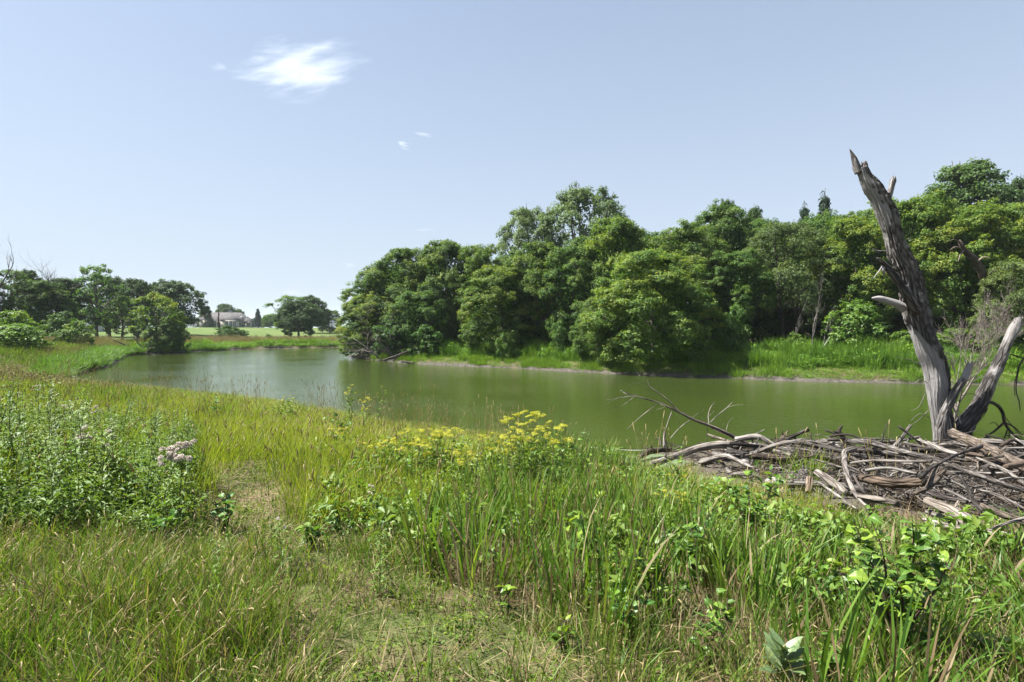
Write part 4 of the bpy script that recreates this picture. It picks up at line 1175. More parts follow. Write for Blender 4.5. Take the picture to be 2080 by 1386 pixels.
# 7 far bank
fb_v = [blades(220 + k, 44, .36, .85, .5, .022, .25, .95, GR_BANK, 4) for k in range(4)] + [leafy_clump(226, 130, .45, .6, .14, .6, GR_BANK)]
farb = lambda x, y, d: (y > 29) * (x > -16) * (d > .2) * (y < 64) * smooth01((11 - d) / 2)
pts = field(rs, 36000, -16, 48, 29, 64, lambda x, y, d: farb(x, y, d) * smooth01((d - 1.5) / .8) * .9)
hm = .6 + .9 * smooth01((fbm(pts[0] * .45, pts[1] * .45) - .35) / .3)
put('far_bank_grass', 'lush mounded green grass on the far bank below the wood', 'grass', fb_v, pts, rs, .75, 1.35, lambda x, y: (fbm(x * .35, y * .35 + 5) - .5) * 1.3, .14, hm)
low_v = [blades(240 + k, 40, .34, .26, .5, .018, .4, .8, GR_BANK, 3) for k in range(3)]
pts = field(rs, 36000, -16, 46, 29, 60, lambda x, y, d: (y > 29) * (x > -16) * (y < 64) * band(d, -.12, 2.6, .2))
pts = (pts[0], pts[1], np.maximum(pts[2], .12), pts[3])
put('waterside_grass', 'bright low grass in a strip along the far water edge', 'grass', low_v, pts, rs, .7, 1.35, lambda x, y: .15 + .5 * fbm(x * .8, y * .8 + 2), .2, .45 + 1.5 * smooth01((fbm(pts[0] * .7 + 3, pts[1] * .7) - .42) / .2))
# 8 reeds and tan grass at the foot of the lawn
pts = field(rs, 9000, -52, -12, 78, 116, lambda x, y, d: band(d, 3.2, 11, 2.2) * (y > 74) * (x < -14 - 0 * y))
put('lawn_edge_grass', 'tan uncut grass between lawn and water', 'grass', lbt_v, pts, rs, 1.0, 1.6, .1, .12)
pts = field(rs, 9000, -52, -12, 74, 112, lambda x, y, d: band(d, .1, 4.2, .7) * (y > 70))
put('shore_grass', 'bright green grass along the far lawn shore', 'grass', fb_v, pts, rs, .9, 1.5, .35, .12, .55 + .5 * (vnoise(pts[0] * .3, pts[1] * .3) > .55))
# 9 seeding culms standing up before the water
culm_v = [blades(260 + k, 7, .18, .95, .35, .004, .12, .35, GR_TAN, 4, .2, GR_DRY, heads=.8, headlen=.11, headw=.0075) for k in range(4)]
cl = lambda x, y, d: np.clip(band(d, .05, 2.6, .5) * (x < 3.4) * (y > 12) + .9 * band(d, .5, 6, 1) * (x > -16) * (x < 3.5) * (y > 9) * .25 + .3 * band((y - 9.3 + .35 * (x - 6)), -2.0, .8, .5) * (x > 3.0), 0, 1)
pts = field(rs, 6000, -27, 13, 6.5, 34, lambda x, y, d: cl(x, y, d) * .55 * (.3 + .7 * (vnoise(x * .5, y * .5) > .45)))
put('seeding_reed', 'tan seed heads of reed grass standing up before the water', 'reed grass', culm_v, pts, rs, .85, 1.35, .0, .12)
# 10 trodden path: cropped grass, straw and clippings
crop_v = [blades(280 + k, 40, .2, .09, .6, .005, .5, .8, GR_FRESH, 3, .3, GR_DRY) for k in range(3)] + [leafy_clump(286 + k, 34, .2, .05, .03, .5, GR_FRESH) for k in range(1)]
pts = field(rs, 6500, -5, 3.2, 2.2, 10, lambda x, y, d: np.maximum(smooth01((1.5 - path_d(x, y)) / .5) * .9, .6 * smooth01((4 - y) / .6)) * (.45 + .55 * smooth01((fbm(x * 1.3, y * 1.3) - .38) / .12)))
put('path_grass', 'short trodden grass and clover on the path', 'grass', crop_v, pts, rs, .7, 1.3, .12, .15)
lit_v = [blades(290 + k, 16, .22, .3, .6, .006, 0, .3, GR_DRY, 2, flat=True) for k in range(4)]
pts = field(rs, 5000, -7, 10, 2.2, 9, lambda x, y, d: np.maximum(smooth01((1.6 - path_d(x, y)) / .6) * (.3 + .5 * (y > 5)), .6 * reedz(x, y) * nopile(x, y) * smooth01((7 - y) / 2) + .25))
put('straw_litter', 'dry straw lying flat on the ground', 'straw', lit_v, pts, rs, .6, 1.2, 0.0, .12, None, .6)
# 11 low leafy weeds under the thistles and among the reeds
THIST = leafmat('thistle_leaves', [(0, (0.042, 0.085, 0.018)), (0.5, (0.092, 0.156, 0.026)), (1, (0.145, 0.215, 0.045))], .32, .55, .3, inst=.3, objrand=.25)
weed_v = [leafy_clump(300 + k, 90, .24, .36, .06, .36, THIST) for k in range(4)]
pts = field(rs, 6500, -11, -1.4, 4, 15, lambda x, y, d: thist(x, y) * .55)
put('weed_leaves', 'dense small leaves under the thistles', 'weeds', weed_v, pts, rs, .7, 1.25, lambda x, y: (fbm(x * .6, y * .6) - .45) * .8, .1)
weed2_v = [leafy_clump(310 + k, 70, .22, .45, .085, .55, LEAF_BRIGHT) for k in range(3)]
pts = field(rs, 3000, -4, 9, 3.2, 13, lambda x, y, d: np.maximum(.2 * reedz(x, y) * (pile_d(x, y) < -1.3) * (y > 3.6), .28 * smooth01((x + 2.4) / .4) * smooth01((1 - x) / 1) * smooth01((y - 4.6) / .4) * offpath(x, y)) * (d > .4))
put('broad_weeds', 'broad leaved green weeds mixed into the reed grass', 'weeds', weed2_v, pts, rs, .6, 1.2, -.2, .1)

# ------------------------------------------------------------------ thistles
STEM = leafmat('green_stems', [(0, (.06, .085, .03)), (.5, (.10, .13, .045)), (1, (.16, .15, .07))], .1, .5, .3)
FLUFF = leafmat('thistle_down', [(0, (.40, .34, .29)), (.5, (.60, .53, .46)), (1, (.78, .71, .63))], .25, .9, .05, warm=(1, 1, 1))
BUD = leafmat('brown_thistle_buds', [(0, (.07, .06, .03)), (.5, (.14, .12, .05)), (1, (.24, .17, .12))], .1, .6, .2)
def lobed_leaf(L, W, n=9, jag=.55, curl=.5, seedv=0):
    """spiny lobed leaf along +y: points, tris"""
    rs_ = np.random.default_rng(seedv)
    s = np.linspace(0, 1, n)
    w = W * np.sin(math.pi * (s * .93 + .05)) ** .7 * np.where(np.arange(n) % 2, 1.0, jag) * .5
    z = -curl * L * s ** 2 * .5 + .12 * L * s
    lift = np.where(np.arange(n) % 2, .25, .05) * W * rs_.uniform(.5, 1.3, n)
    yy = L * s
    V = np.concatenate([np.c_[-w, yy + w * .4, z + lift], np.c_[0 * s, yy, z], np.c_[w, yy + w * .4, z + lift]])
    T = []
    for i in range(n - 1):
        for a, b in ((0, n), (n, 2 * n)):
            T += [(a + i, b + i, b + i + 1), (a + i, b + i + 1, a + i + 1)]
    return V, np.array(T)
def rotz(V, a): c, s = math.cos(a), math.sin(a); return np.c_[V[:, 0] * c - V[:, 1] * s, V[:, 0] * s + V[:, 1] * c, V[:, 2]]
def rotx(V, a): c, s = math.cos(a), math.sin(a); return np.c_[V[:, 0], V[:, 1] * c - V[:, 2] * s, V[:, 1] * s + V[:, 2] * c]
def fluff_mesh(name, seed, r, mat):
    rs_ = np.random.default_rng(seed); n = 90
    d = sph(rs_, n); d[:, 2] = np.abs(d[:, 2]) * 1.0 - .25
    P = d * r * rs_.uniform(.35, 1, (n, 1))
    V, tr, ti = leaf_cards(P, d + rs_.normal(size=(n, 3)) * .6, r * rs_.uniform(.4, .8, n), .5, rs_, rs_.random(n))
    return npmesh(name, V, tr, None, [mat], None, False, {'tint': ti})
FLUFFS = [fluff_mesh('seed_head', 5 + k, .021, FLUFF) for k in range(3)]
BUDS = [fluff_mesh('bud', 15 + k, .010, BUD) for k in range(2)]
def thistle_meshes(seed, h, nleaf=24):
    rs_ = np.random.default_rng(seed)
    P, s = resample([(0, 0, -.04), (rs_.normal() * .015, rs_.normal() * .015, h * .5), (rs_.normal() * .03, rs_.normal() * .03, h)], 9)
    st = MB(); tube(st, P, np.linspace(.006, .0025, 9), 5, tint=.4)
    fo = MB(); tips = [P[-1]]
    for k in range(nleaf):
        t = .08 + .9 * k / nleaf
        L = .16 * (1 - .62 * t) * rs_.uniform(.75, 1.25); V, T = lobed_leaf(L, L * .42, 9, .35, rs_.uniform(.2, 1.2), seed + k)
        V = rotz(rotx(V, rs_.uniform(.15, .85)), k * 2.4 + rs_.normal() * .3)
        i = min(int(t * 8), 7); p = P[i] + (P[i + 1] - P[i]) * (t * 8 - i)
        fo.add(V + p, tris=T, tint=np.clip(.35 + .35 * t + rs_.normal() * .13, 0, 1), along=1.0)
    for k in range(rs_.integers(3, 6)):
        t = rs_.uniform(.6, .95); i = int(t * 8); a = rs_.random() * 6.28
        q = P[i] + np.array([math.cos(a) * .07, math.sin(a) * .07, h * (1 - t) * .6 + .06])
        Q, _ = resample([P[i], (P[i] + q) / 2 + np.array([math.cos(a) * .02, math.sin(a) * .02, -.01]), q], 5)
        tube(st, Q, .0022, 4, tint=.5, cap=False); tips.append(q)
        for j in range(5):
            L = .055 * rs_.uniform(.7, 1.2); V, T = lobed_leaf(L, L * .4, 7, .35, .6, seed + k * 9 + j)
            fo.add(rotz(rotx(V, .5), rs_.random() * 6.28) + Q[min(4, j)], tris=T, tint=rs_.uniform(.4, .9), along=1.0)
    return st.build('stem', STEM), fo.build('foliage', THIST, False), tips
TH = [thistle_meshes(400 + k * 31, .62 + .05 * k) for k in range(7)]
def thistle(x, y, sc, k, label, group='thistles left of the path', fluffs=0, color=(1, 1, 1), z=None):
    st, fo, tips = TH[k % len(TH)]
    o = root('thistle_plant', (x, y, gz(x, y) if z is None else z), label, 'thistle', group, rs.uniform(0, 6.28), (sc, sc, sc))
    o.rotation_euler[0] = rs.normal() * .07; o.rotation_euler[1] = rs.normal() * .07
    link('stem', st, o); link('foliage', fo, o, color=color, kind='stuff')
    c = np.mean(tips, axis=0)
    n = 0
    for t in tips:
        if n < fluffs:
            link('seed_head', FLUFFS[n % 3], o, t + np.array([0, 0, .01]), (rs.normal() * .4, rs.normal() * .4, rs.random() * 6), (1.3,) * 3)
            n += 1
        elif fluffs or k % 3 == 0: link('bud', BUDS[n % 2], o, t, (0, 0, rs.random() * 6), (1.1,) * 3)
    while n < fluffs:
        a = rs.random() * 6.28; q = tips[n % len(tips)] + np.array([math.cos(a), math.sin(a), rs.uniform(-.4, .6)]) * rs.uniform(.03, .075)
        link('seed_head', FLUFFS[n % 3], o, q, (rs.normal() * .4, rs.normal() * .4, rs.random() * 6), (rs.uniform(.9, 1.45),) * 3); n += 1
    return o
cand = field(np.random.default_rng(9), 2600, -9.5, -1.6, 4.1, 13.5, lambda x, y, d: thist(x, y) * np.clip(1.2 - y / 11, .12, 1))
chosen = []
for x, y in zip(cand[0], cand[1]):
    if all((x - a) ** 2 + (y - b) ** 2 > (.13 + .010 * y) ** 2 for a, b in chosen): chosen.append((x, y))
chosen = chosen[:280]
def th_label(x, y):
    w_ = 'front row' if y < 5.6 else ('middle' if y < 8.2 else 'back')
    v_ = 'right side by the path' if x / y > -.52 else ('left side' if x / y < -.78 else 'centre')
    return 'green spiny thistle in the %s of the thistle patch, %s' % (w_, v_), 'thistles in the %s of the patch, %s' % (w_, v_)
for k, (x, y) in enumerate(chosen):
    g_ = rs.uniform(.8, 1.25)
    thistle(x, y, float(rs.uniform(.55, 1.05) + .55 * (vnoise(x * .9, y * .9) - .3)), k, *th_label(x, y), color=(g_ * rs.uniform(.9, 1.15), g_, g_))
def spot(px, top, base): 
    p = hit(px, base); h = at(px, top, p.y).z - p.z
    return p, h
for k, (px, top, base, nf, lab) in enumerate([
    (365, 905, 1070, 30, 'tall thistle topped by the big cluster of pale fluffy heads at the patch edge'),
    (172, 874, 1000, 14, 'thistle with a small cluster of fluffy heads in the middle of the patch'),
    (215, 878, 1010, 7, 'thistle with a few fluffy heads just right of the mid patch cluster'),
    (200, 828, 905, 16, 'far thistle with pink-grey fluffy heads near the tan grass, right one of two'),
    (130, 826, 905, 14, 'far thistle with pink-grey fluffy heads near the tan grass, left one of two'),
    (70, 785, 850, 14, 'thistle with white fluffy heads at the far left against the tan grass'),
    (45, 797, 860, 3, 'thistle with one white tuft beside the far left fluffy one'),
    (90, 930, 1095, 0, 'tall dark thistle without flowers standing out at the left front of the patch'),
    (410, 1000, 1085, 0, 'bright jagged leaved thistle at the right front corner of the patch'),
    (760, 985, 1080, 4, 'thistle with a white tuft among the reed grass right of the path'),
    (580, 1052, 1180, 2, 'slender thistle with one white tuft on the right side of the path'),
    (770, 1080, 1210, 0, 'tall bare-stemmed thistle at the edge of the reed grass by the path'),
    (440, 1120, 1240, 0, 'low thistle in the grass at the near left of the path')]):
    p, h = spot(px, top, base)
    thistle(p.x, p.y, max(.5, h / (.62 + .05 * (k % 7))), k, lab, 'thistles left of the path' if px < 500 else None, nf, (1.1, 1.1, 1))
# ------------------------------------------------------------------ broad leaved shrubs: every leaf is a part
LEAF_BROAD = leafmat('broad_shrub_leaves', [(0, (0.032, 0.088, 0.016)), (0.5, (0.08, 0.17, 0.022)), (1, (0.18, 0.262, 0.03))], .34, .42, .3, objrand=.9, veins=True)
LEAF_MILK = leafmat('milkweed_leaves', [(0, (0.112, 0.168, 0.088)), (0.5, (0.16, 0.224, 0.12)), (1, (0.208, 0.272, 0.144))], .22, .45, .35, objrand=.5, veins=True)
SHRUBWOOD = woodmat('brown_shrub_stems', (.035, .022, .018), (.085, .055, .042), (.15, .105, .08), 8.0, .3, .2)
def ovate(seed, wid, fold, curl, n=8, mat=None, tipp=1.0, jag=0.0):
    rs_ = np.random.default_rng(seed)
    s = np.linspace(0, 1, n)
    w = wid * np.sin(math.pi * np.clip(s * .97 + .015, 0, 1) ** (.78)) ** .85 * .5 * (1 + jag * np.where(np.arange(n) % 2, 1, -1))
    w[0] = .012
    z = curl * (.25 * s - .55 * s ** 2.2)
    wav = rs_.normal(size=n) * .025
    xs = [-1.0, -.5, 0, .5, 1.0]
    V = []; TC = []
    for f in xs:
        V.append(np.c_[f * w, s - .05 * abs(f) * s * 0, z + fold * abs(f) * w - .35 * (abs(f) > .7) * w * .4 + wav * abs(f)])
        TC.append(np.c_[f * w, s, 0 * s])
    V = np.concatenate(V); TC = np.concatenate(TC)
    Q = [(c * n + i, (c + 1) * n + i, (c + 1) * n + i + 1, c * n + i + 1) for c in range(4) for i in range(n - 1)]
    return npmesh('leaf', V, None, Q, [mat], None, True, {'tint': np.full(len(V), .45), 'along': np.ones(len(V))}, {'tc': TC})
OV = [ovate(1, .62, .35, .35, mat=LEAF_BROAD), ovate(2, .72, .5, .6, mat=LEAF_BROAD), ovate(3, .54, .2, .15, mat=LEAF_BROAD), ovate(4, .66, .6, .9, mat=LEAF_BROAD)]
OVM = [ovate(11, .44, .5, .25, mat=LEAF_MILK), ovate(12, .48, .35, .5, mat=LEAF_MILK)]
JAG = [ovate(21, .7, .3, .5, 12, LEAF_BROAD, jag=.16), ovate(22, .6, .4, .7, 12, LEAF_BROAD, jag=.18)]

def leaf_at(parent, mesh, p, d, up, size, color):
    d = Vector(d).normalized(); up = Vector(up)
    z = (up - d * up.dot(d)).normalized(); x = d.cross(z)
    M = Matrix(((x.x * size, d.x * size, z.x * size, p[0]), (x.y * size, d.y * size, z.y * size, p[1]), (x.z * size, d.z * size, z.z * size, p[2]), (0, 0, 0, 1)))
    o = link('leaf', mesh, parent, color=color); o.matrix_basis = M
    return o

def shrub(px, base, top, label, nst=5, nleaf=46, size=.075, spread=.35, color=(1, 1, 1), t0=.38, cat='shrub', name='leafy_shrub', group='broad leaved shrubs among the reed grass', meshes=None, seed=0, upr=.5, stem_r=.006):
    rs_ = np.random.default_rng(900 + seed + int(px))
    meshes = meshes or OV
    p, h = spot(px, top, base)
    o = root(name, p, label, cat, group)
    mb = MB(); paths = []
    for k in range(nst):
        a = k / nst * 6.283 + rs_.uniform(-.5, .5); q = spread * rs_.uniform(.45, 1.0) * (0.25 if k == 0 else 1)
        hh = h * (1.0 if k == 0 else rs_.uniform(.6, .97))
        e = np.array([math.cos(a) * q, math.sin(a) * q, hh])
        P, s = resample([np.array([math.cos(a) * .02, math.sin(a) * .02, -.04]), e * [.3, .3, .4] + rs_.normal(size=3) * .02, e * [.75, .75, .75] + rs_.normal(size=3) * .03, e], 12)
        tube(mb, P, np.linspace(stem_r, .002, 12), 5, seed=k)
        paths.append(P)
        for j in range(2):
            i = rs_.integers(4, 9); b = rs_.random() * 6.28
            e2 = P[i] + np.array([math.cos(b), math.sin(b), .9]) * h * rs_.uniform(.12, .22)
            P2, _ = resample([P[i], (P[i] + e2) / 2 + [0, 0, -.02], e2], 6)
            tube(mb, P2, np.linspace(.0035, .0015, 6), 4, seed=k + j, cap=False); paths.append(P2)
    link('stems', mb.build('stems', SHRUBWOOD), o)
    main = [P for P in paths if len(P) == 12]; side = [P for P in paths if len(P) == 6]
    for j in range(nleaf):
        if rs_.random() < .5: P = main[rs_.integers(len(main))]; t = t0 + (1 - t0) * rs_.random() ** .75
        else: P = side[rs_.integers(len(side))]; t = rs_.uniform(.3, 1)
        f = t * (len(P) - 1); i = min(int(f), len(P) - 2); q = P[i] + (P[i + 1] - P[i]) * (f - i)
        a = j * 2.4 + rs_.normal() * .5; el = rs_.uniform(-.25, upr + .35 * t)
        d = (math.cos(a) * math.cos(el), math.sin(a) * math.cos(el), math.sin(el))
        up = np.array([0, 0, 1]) + rs_.normal(size=3) * .35
        sz = size * rs_.uniform(.55, 1.2) * (1.05 - .25 * (t > .93))
        young = 1 + .2 * max(0, t - .8) / .2 * rs_.random()
        leaf_at(o, meshes[rs_.integers(len(meshes))], q, d, up, sz, (color[0] * young, color[1] * young ** .7, color[2]))
    return o
YEL = (1.25, 1.1, .8); DKG = (.68, .78, .7)
shrub(1820, 1345, 1035, 'largest leafy shrub near the right, with a thick crooked stem and pale green leaves', 9, 250, .08, .29, (1.05, 1.02, .9), .3, seed=1, stem_r=.011)
shrub(1720, 1250, 1110, 'smaller leafy shrub pressed against the left side of the largest shrub', 6, 100, .08, .28, (1.1, 1.05, .9), seed=2)
shrub(1525, 1120, 945, 'leafy shrub with bare dark lower stems in front of the driftwood', 8, 200, .09, .38, (1, 1, .9), .45, seed=3, stem_r=.008)
shrub(1405, 1185, 1035, 'dark green leafy shrub left of the one with bare stems', 7, 120, .085, .28, DKG, .35, seed=4)
shrub(1328, 1250, 1085, 'shrub with bright yellow-green top leaves on a thin dark stem', 5, 84, .075, .19, YEL, .5, seed=5)
shrub(1275, 1310, 1195, 'low dark leaved plant left of the yellow-topped shrub', 4, 44, .07, .16, (.75, .9, .9), .3, seed=6)
shrub(1175, 1165, 1040, 'plant with big round bright leaves at the left of the reed grass', 5, 64, .095, .18, (1.2, 1.1, .8), .4, seed=7)
shrub(1190, 1010, 852, 'tall slender leafy shoot standing against the water', 3, 40, .075, .15, (1.1, 1.05, .85), .45, seed=8)
shrub(1130, 1020, 905, 'dense shrub with glossy leaves right below the largest yellow flower clump', 6, 80, .08, .38, (1, 1, .85), .3, seed=9)
shrub(840, 1010, 905, 'dark leaved shrub below the left yellow flowers', 6, 70, .085, .26, DKG, .3, seed=10)
shrub(698, 905, 832, 'dark leaved shrub alone in the yellow-green grass by the water', 6, 60, .12, .38, DKG, .2, seed=11)
shrub(1270, 1010, 930, 'leafy shrub between the yellow flowers and the fallen grey branch', 5, 60, .085, .34, (1.05, 1.05, .8), .3, seed=12)
shrub(1380, 1010, 900, 'thin leafy shoot before the long grey log', 4, 44, .08, .22, (1.1, 1.05, .8), .4, seed=13)
shrub(1610, 1010, 940, 'low leafy plant at the foot of the driftwood slab', 5, 40, .08, .3, (1, 1, .85), .2, seed=14)
shrub(1010, 1000, 905, 'leafy plant left of the largest yellow flower clump', 5, 55, .08, .3, (1.1, 1.05, .8), .3, seed=15)
shrub(1470, 1290, 1215, 'low leafy plant between the yellow-topped and the largest shrub', 4, 34, .075, .16, (1, 1, .9), .3, seed=16)
shrub(2040, 1386, 1290, 'low plant with broad leaves in the lower right corner', 4, 30, .09, .16, (1, 1, .9), .25, seed=18)
shrub(1680, 1380, 1290, 'low leafy plant between the milkweed and the largest shrub', 4, 32, .07, .14, (1, 1, .9), .25, seed=19)
shrub(640, 1115, 1060, 'low jagged leaved weed beside the trodden path', 5, 40, .10, .2, (.95, 1, .9), .15, 'weed', 'leafy_weed', None, JAG, seed=20)
shrub(455, 1085, 985, 'bushy dark weed at the right front edge of the thistle patch', 6, 60, .07, .24, (.8, .95, .9), .15, 'weed', 'leafy_weed', None, JAG, seed=21)
shrub(1150, 1330, 1255, 'small yellow-green seedling in the dry stubble', 3, 14, .075, .09, YEL, .4, 'weed', 'leafy_weed', None, OV, seed=22)
shrub(1030, 1250, 1190, 'small leafy weed at the border of path and reed grass', 3, 16, .07, .1, (1.1, 1.05, .8), .2, 'weed', 'leafy_weed', None, OV, seed=23)
shrub(330, 1110, 1020, 'jagged weed low at the front of the thistle patch', 5, 46, .08, .22, (.8, .95, .9), .12, 'weed', 'leafy_weed', None, JAG, seed=24)
shrub(440, 870, 800, 'tall dark leaved weed alone in the meadow left of the path end', 3, 26, .10, .1, (.6, .8, .8), .25, 'weed', 'leafy_weed', None, OV, seed=25)
shrub(1000, 1175, 1085, 'narrow leafy shoot in the front row of reed grass', 4, 30, .07, .12, (1, 1, .85), .25, seed=26)
for k, (px, base, top, lab, c_, sz) in enumerate([
    (950, 1105, 985, 'leafy shoot in the reeds below the loose yellow-green flower stems', YEL, .062),
    (1075, 1140, 1030, 'leafy shoot in the reeds left of the plant with big round leaves', (1.1, 1.05, .8), .065),
    (1230, 1105, 990, 'bright shoot below the shrub between flowers and fallen branch', YEL, .065),
    (1330, 1065, 965, 'leafy shoot under the long grey log end', (1.1, 1.05, .8), .065),
    (1452, 1115, 1010, 'leafy shoot left of the shrub with bare lower stems', YEL, .06),
    (1590, 1190, 1085, 'leafy shoot between the bare stemmed and the largest shrub', (1.05, 1.05, .8), .065),
    (1640, 1150, 1060, 'bright shoot left above the smaller pressed shrub', YEL, .06),
    (1110, 1075, 965, 'leafy shoot right below the dense glossy shrub', (1, 1, .8), .065),
    (880, 1130, 1035, 'leafy shoot at the left border of the reeds', (1.1, 1.05, .8), .06),
    (1240, 1200, 1115, 'leafy shoot right of the plant with big round leaves', YEL, .065),
    (1440, 1345, 1260, 'small leafy shoot near the bottom, left of the milkweed', (1.05, 1.05, .8), .06),
    (820, 1075, 990, 'leafy shoot left of the reeds below the dark leaved shrub', (1, 1, .8), .06),
    (1370, 1240, 1170, 'leafy shoot right of the yellow-topped shrub', (1.0, 1.05, .8), .06),
    (990, 1060, 960, 'leafy shoot below the plant left of the largest flower clump', YEL, .06),
    (1500, 1060, 985, 'leafy shoot just before the silt left of the pile', (1.05, 1.05, .8), .065)]):
    shrub(px, base, top, lab, 5, 42, sz, .16, c_, .25, seed=40 + k, name='leafy_shoot', cat='shoot', group='leafy shoots in the reed grass')
# milkweed at the bottom edge
p, h = spot(1590, 1315, 1420)
o = root('milkweed_plant', p, 'thick grey-green milkweed with broad upright leaves at the bottom edge', 'plant')
mb = MB(); tube(mb, np.array([(0, 0, -.04), (.003, 0, h * .5), (0, 0.004, h * .95)]), [.007, .006, .005], 7, tint=.5); link('stem', mb.build('stem', LEAF_MILK), o)
for k in range(13):
    a = (k % 2) * math.pi + (k // 2) * math.pi / 2 + .3; t = .35 + .62 * k / 13
    leaf_at(o, OVM[k % 2], (0, 0, h * t), (math.cos(a), math.sin(a), .35 + .9 * t), (math.cos(a) * -.6, math.sin(a) * -.6, 1), .15 * (1.05 - .45 * max(0, t - .75) / .25), (.6, .64, .52))

# ------------------------------------------------------------------ yellow flowering plants
YFL = leafmat('yellow_florets', [(0, (.24, .28, .02)), (.5, (.40, .40, .03)), (1, (.54, .50, .09))], .35, .6, .2, warm=(1.1, 1.05, .6))
def umbel(seed, r):
    rs_ = np.random.default_rng(seed); n = 130
    q = np.sqrt(rs_.random(n)) * r; a = rs_.random(n) * 6.283
    cl = np.floor(rs_.random(n) * 9) * .7; q = .75 * q + .25 * r * (.6 + .4 * np.sin(cl * 5)); a = .35 * a + .65 * cl
    P = np.c_[q * np.cos(a), q * np.sin(a), r * .25 * (1 - (q / r) ** 2) + rs_.normal(size=n) * r * .1]
    V, tr, ti = leaf_cards(P, np.c_[np.cos(a) * .3, np.sin(a) * .3, np.ones(n)] + rs_.normal(size=(n, 3)) * .3, r * rs_.uniform(.13, .26, n), .9, rs_, rs_.random(n))
    return npmesh('flower_head', V, tr, None, [YFL], None, False, {'tint': ti, 'along': np.ones(len(V))})
UMB = [umbel(k, .055) for k in range(4)]
def yellow_plant(px, base, top, label, nst=7, spread=.3, heads=18, seed=0, yl=1.0, hs=1.0, foliage=1.0):
    rs_ = np.random.default_rng(500 + seed)
    p, h = spot(px, top, base)
    o = root('yellow_flower_plant', p, label, 'wildflower', 'yellow flowering plants before the river')
    mb = MB(); fo_p = []; ends = []
    for k in range(nst):
        a = k * 2.4; q = spread * math.sqrt((k + .5) / nst)
        hh = h * rs_.uniform(.72, 1.0) if k else h * .97
        e = np.array([math.cos(a) * q, math.sin(a) * q, hh])
        P, _ = resample([e * [.4, .4, 0] + [0, 0, -.04], e * [.75, .75, .5] + rs_.normal(size=3) * .02, e], 8)
        tube(mb, P, np.linspace(.0055, .0025, 8), 5, tint=.35); ends.append(e)
        for j in range(3):
            i = rs_.integers(4, 7); b = rs_.random() * 6.28
            e2 = P[i] + np.array([math.cos(b) * .1, math.sin(b) * .1, (hh - P[i][2]) * rs_.uniform(.5, 1.05)])
            tube(mb, resample([P[i], (P[i] + e2) / 2 + [0, 0, -.015], e2], 5)[0], np.linspace(.003, .0015, 5), 4, tint=.45, cap=False); ends.append(e2)
        n = int(42 * foliage)
        t = rs_.uniform(.1, .9, n); i = np.clip((t * 7).astype(int), 0, 7)
        fo_p.append(P[i] + rs_.normal(size=(n, 3)) * [.06, .06, .03])
    link('stems', mb.build('stems', STEM), o)
    FP = np.concatenate(fo_p)
    V, tr, ti = leaf_cards(FP, rs_.normal(size=(len(FP), 3)) * .5 + [0, 0, .9], .085 * rs_.uniform(.6, 1.3, len(FP)), .42, rs_, np.clip(.3 + .5 * FP[:, 2] / h + rs_.normal(size=len(FP)) * .15, 0, 1))
    link('foliage', npmesh('foliage', V, tr, None, [LEAF_BRIGHT], None, False, {'tint': ti, 'along': np.ones(len(V))}), o, color=(yl, yl, .85), kind='stuff')
    for k in range(min(heads, len(ends))):
        e = ends[k]; s = hs * rs_.uniform(.5, 1.1)
        link('flower_head', UMB[k % 4], o, e + [0, 0, .005], (rs_.normal() * .25, rs_.normal() * .25, rs_.random() * 6), (s, s, s))
    return o
for k, a in enumerate([
    (1075, 1015, 838, 'largest clump of yellow flowers, standing against the water at the centre', 13, .40, 52, 1.0, 1.35),
    (1010, 1010, 885, 'yellow-green flowering plant just left of the largest clump', 7, .28, 26, 1.0, 1.2),
    (1135, 1005, 860, 'yellow flowers at the right shoulder of the largest clump', 6, .25, 20, 1.0, 1.2),
    (890, 1000, 866, 'wide yellow flowering clump left of the largest one', 9, .42, 32, 1.0, 1.2),
    (840, 990, 872, 'yellow flowers above the dark leaved shrub', 6, .3, 22, 1.0, 1.1),
    (770, 960, 896, 'pale yellow flowers low in the grass left of the dark leaved shrub', 6, .35, 20, 1.0, 1.0),
    (712, 880, 780, 'tallest thin yellow flower spike standing up before the pale water', 3, .14, 10, 1.0, 1.1),
    (740, 885, 806, 'thin yellow flowers right of the tallest spike', 4, .22, 13, 1.0, 1.0),
    (772, 890, 782, 'slender green-yellow spike beside the thin yellow flowers', 2, .1, 5, .8, .7),
    (583, 860, 802, 'yellow-green bushy weed at the river edge left of the tall spike', 7, .4, 12, 1.0, .8),
    (1385, 1010, 965, 'yellow flowers half hidden before the long grey log', 5, .26, 16, 1.0, 1.0),
    (1365, 1080, 1000, 'yellow flowers in the reeds below the long grey log', 5, .2, 14, 1.0, .9),
    (935, 1030, 905, 'loose yellow-green flower stems between the two big clumps', 6, .3, 14, 1.0, .9),
    (560, 850, 812, 'small yellow weed far left along the river edge', 5, .4, 9, 1.0, .8),
    (690, 930, 868, 'faint yellow umbels in the grass under the dark lone shrub', 5, .4, 12, 1.0, .8)]):
    yellow_plant(*a[:4], nst=a[4], spread=a[5], heads=a[6], yl=a[7], hs=a[8], seed=k)

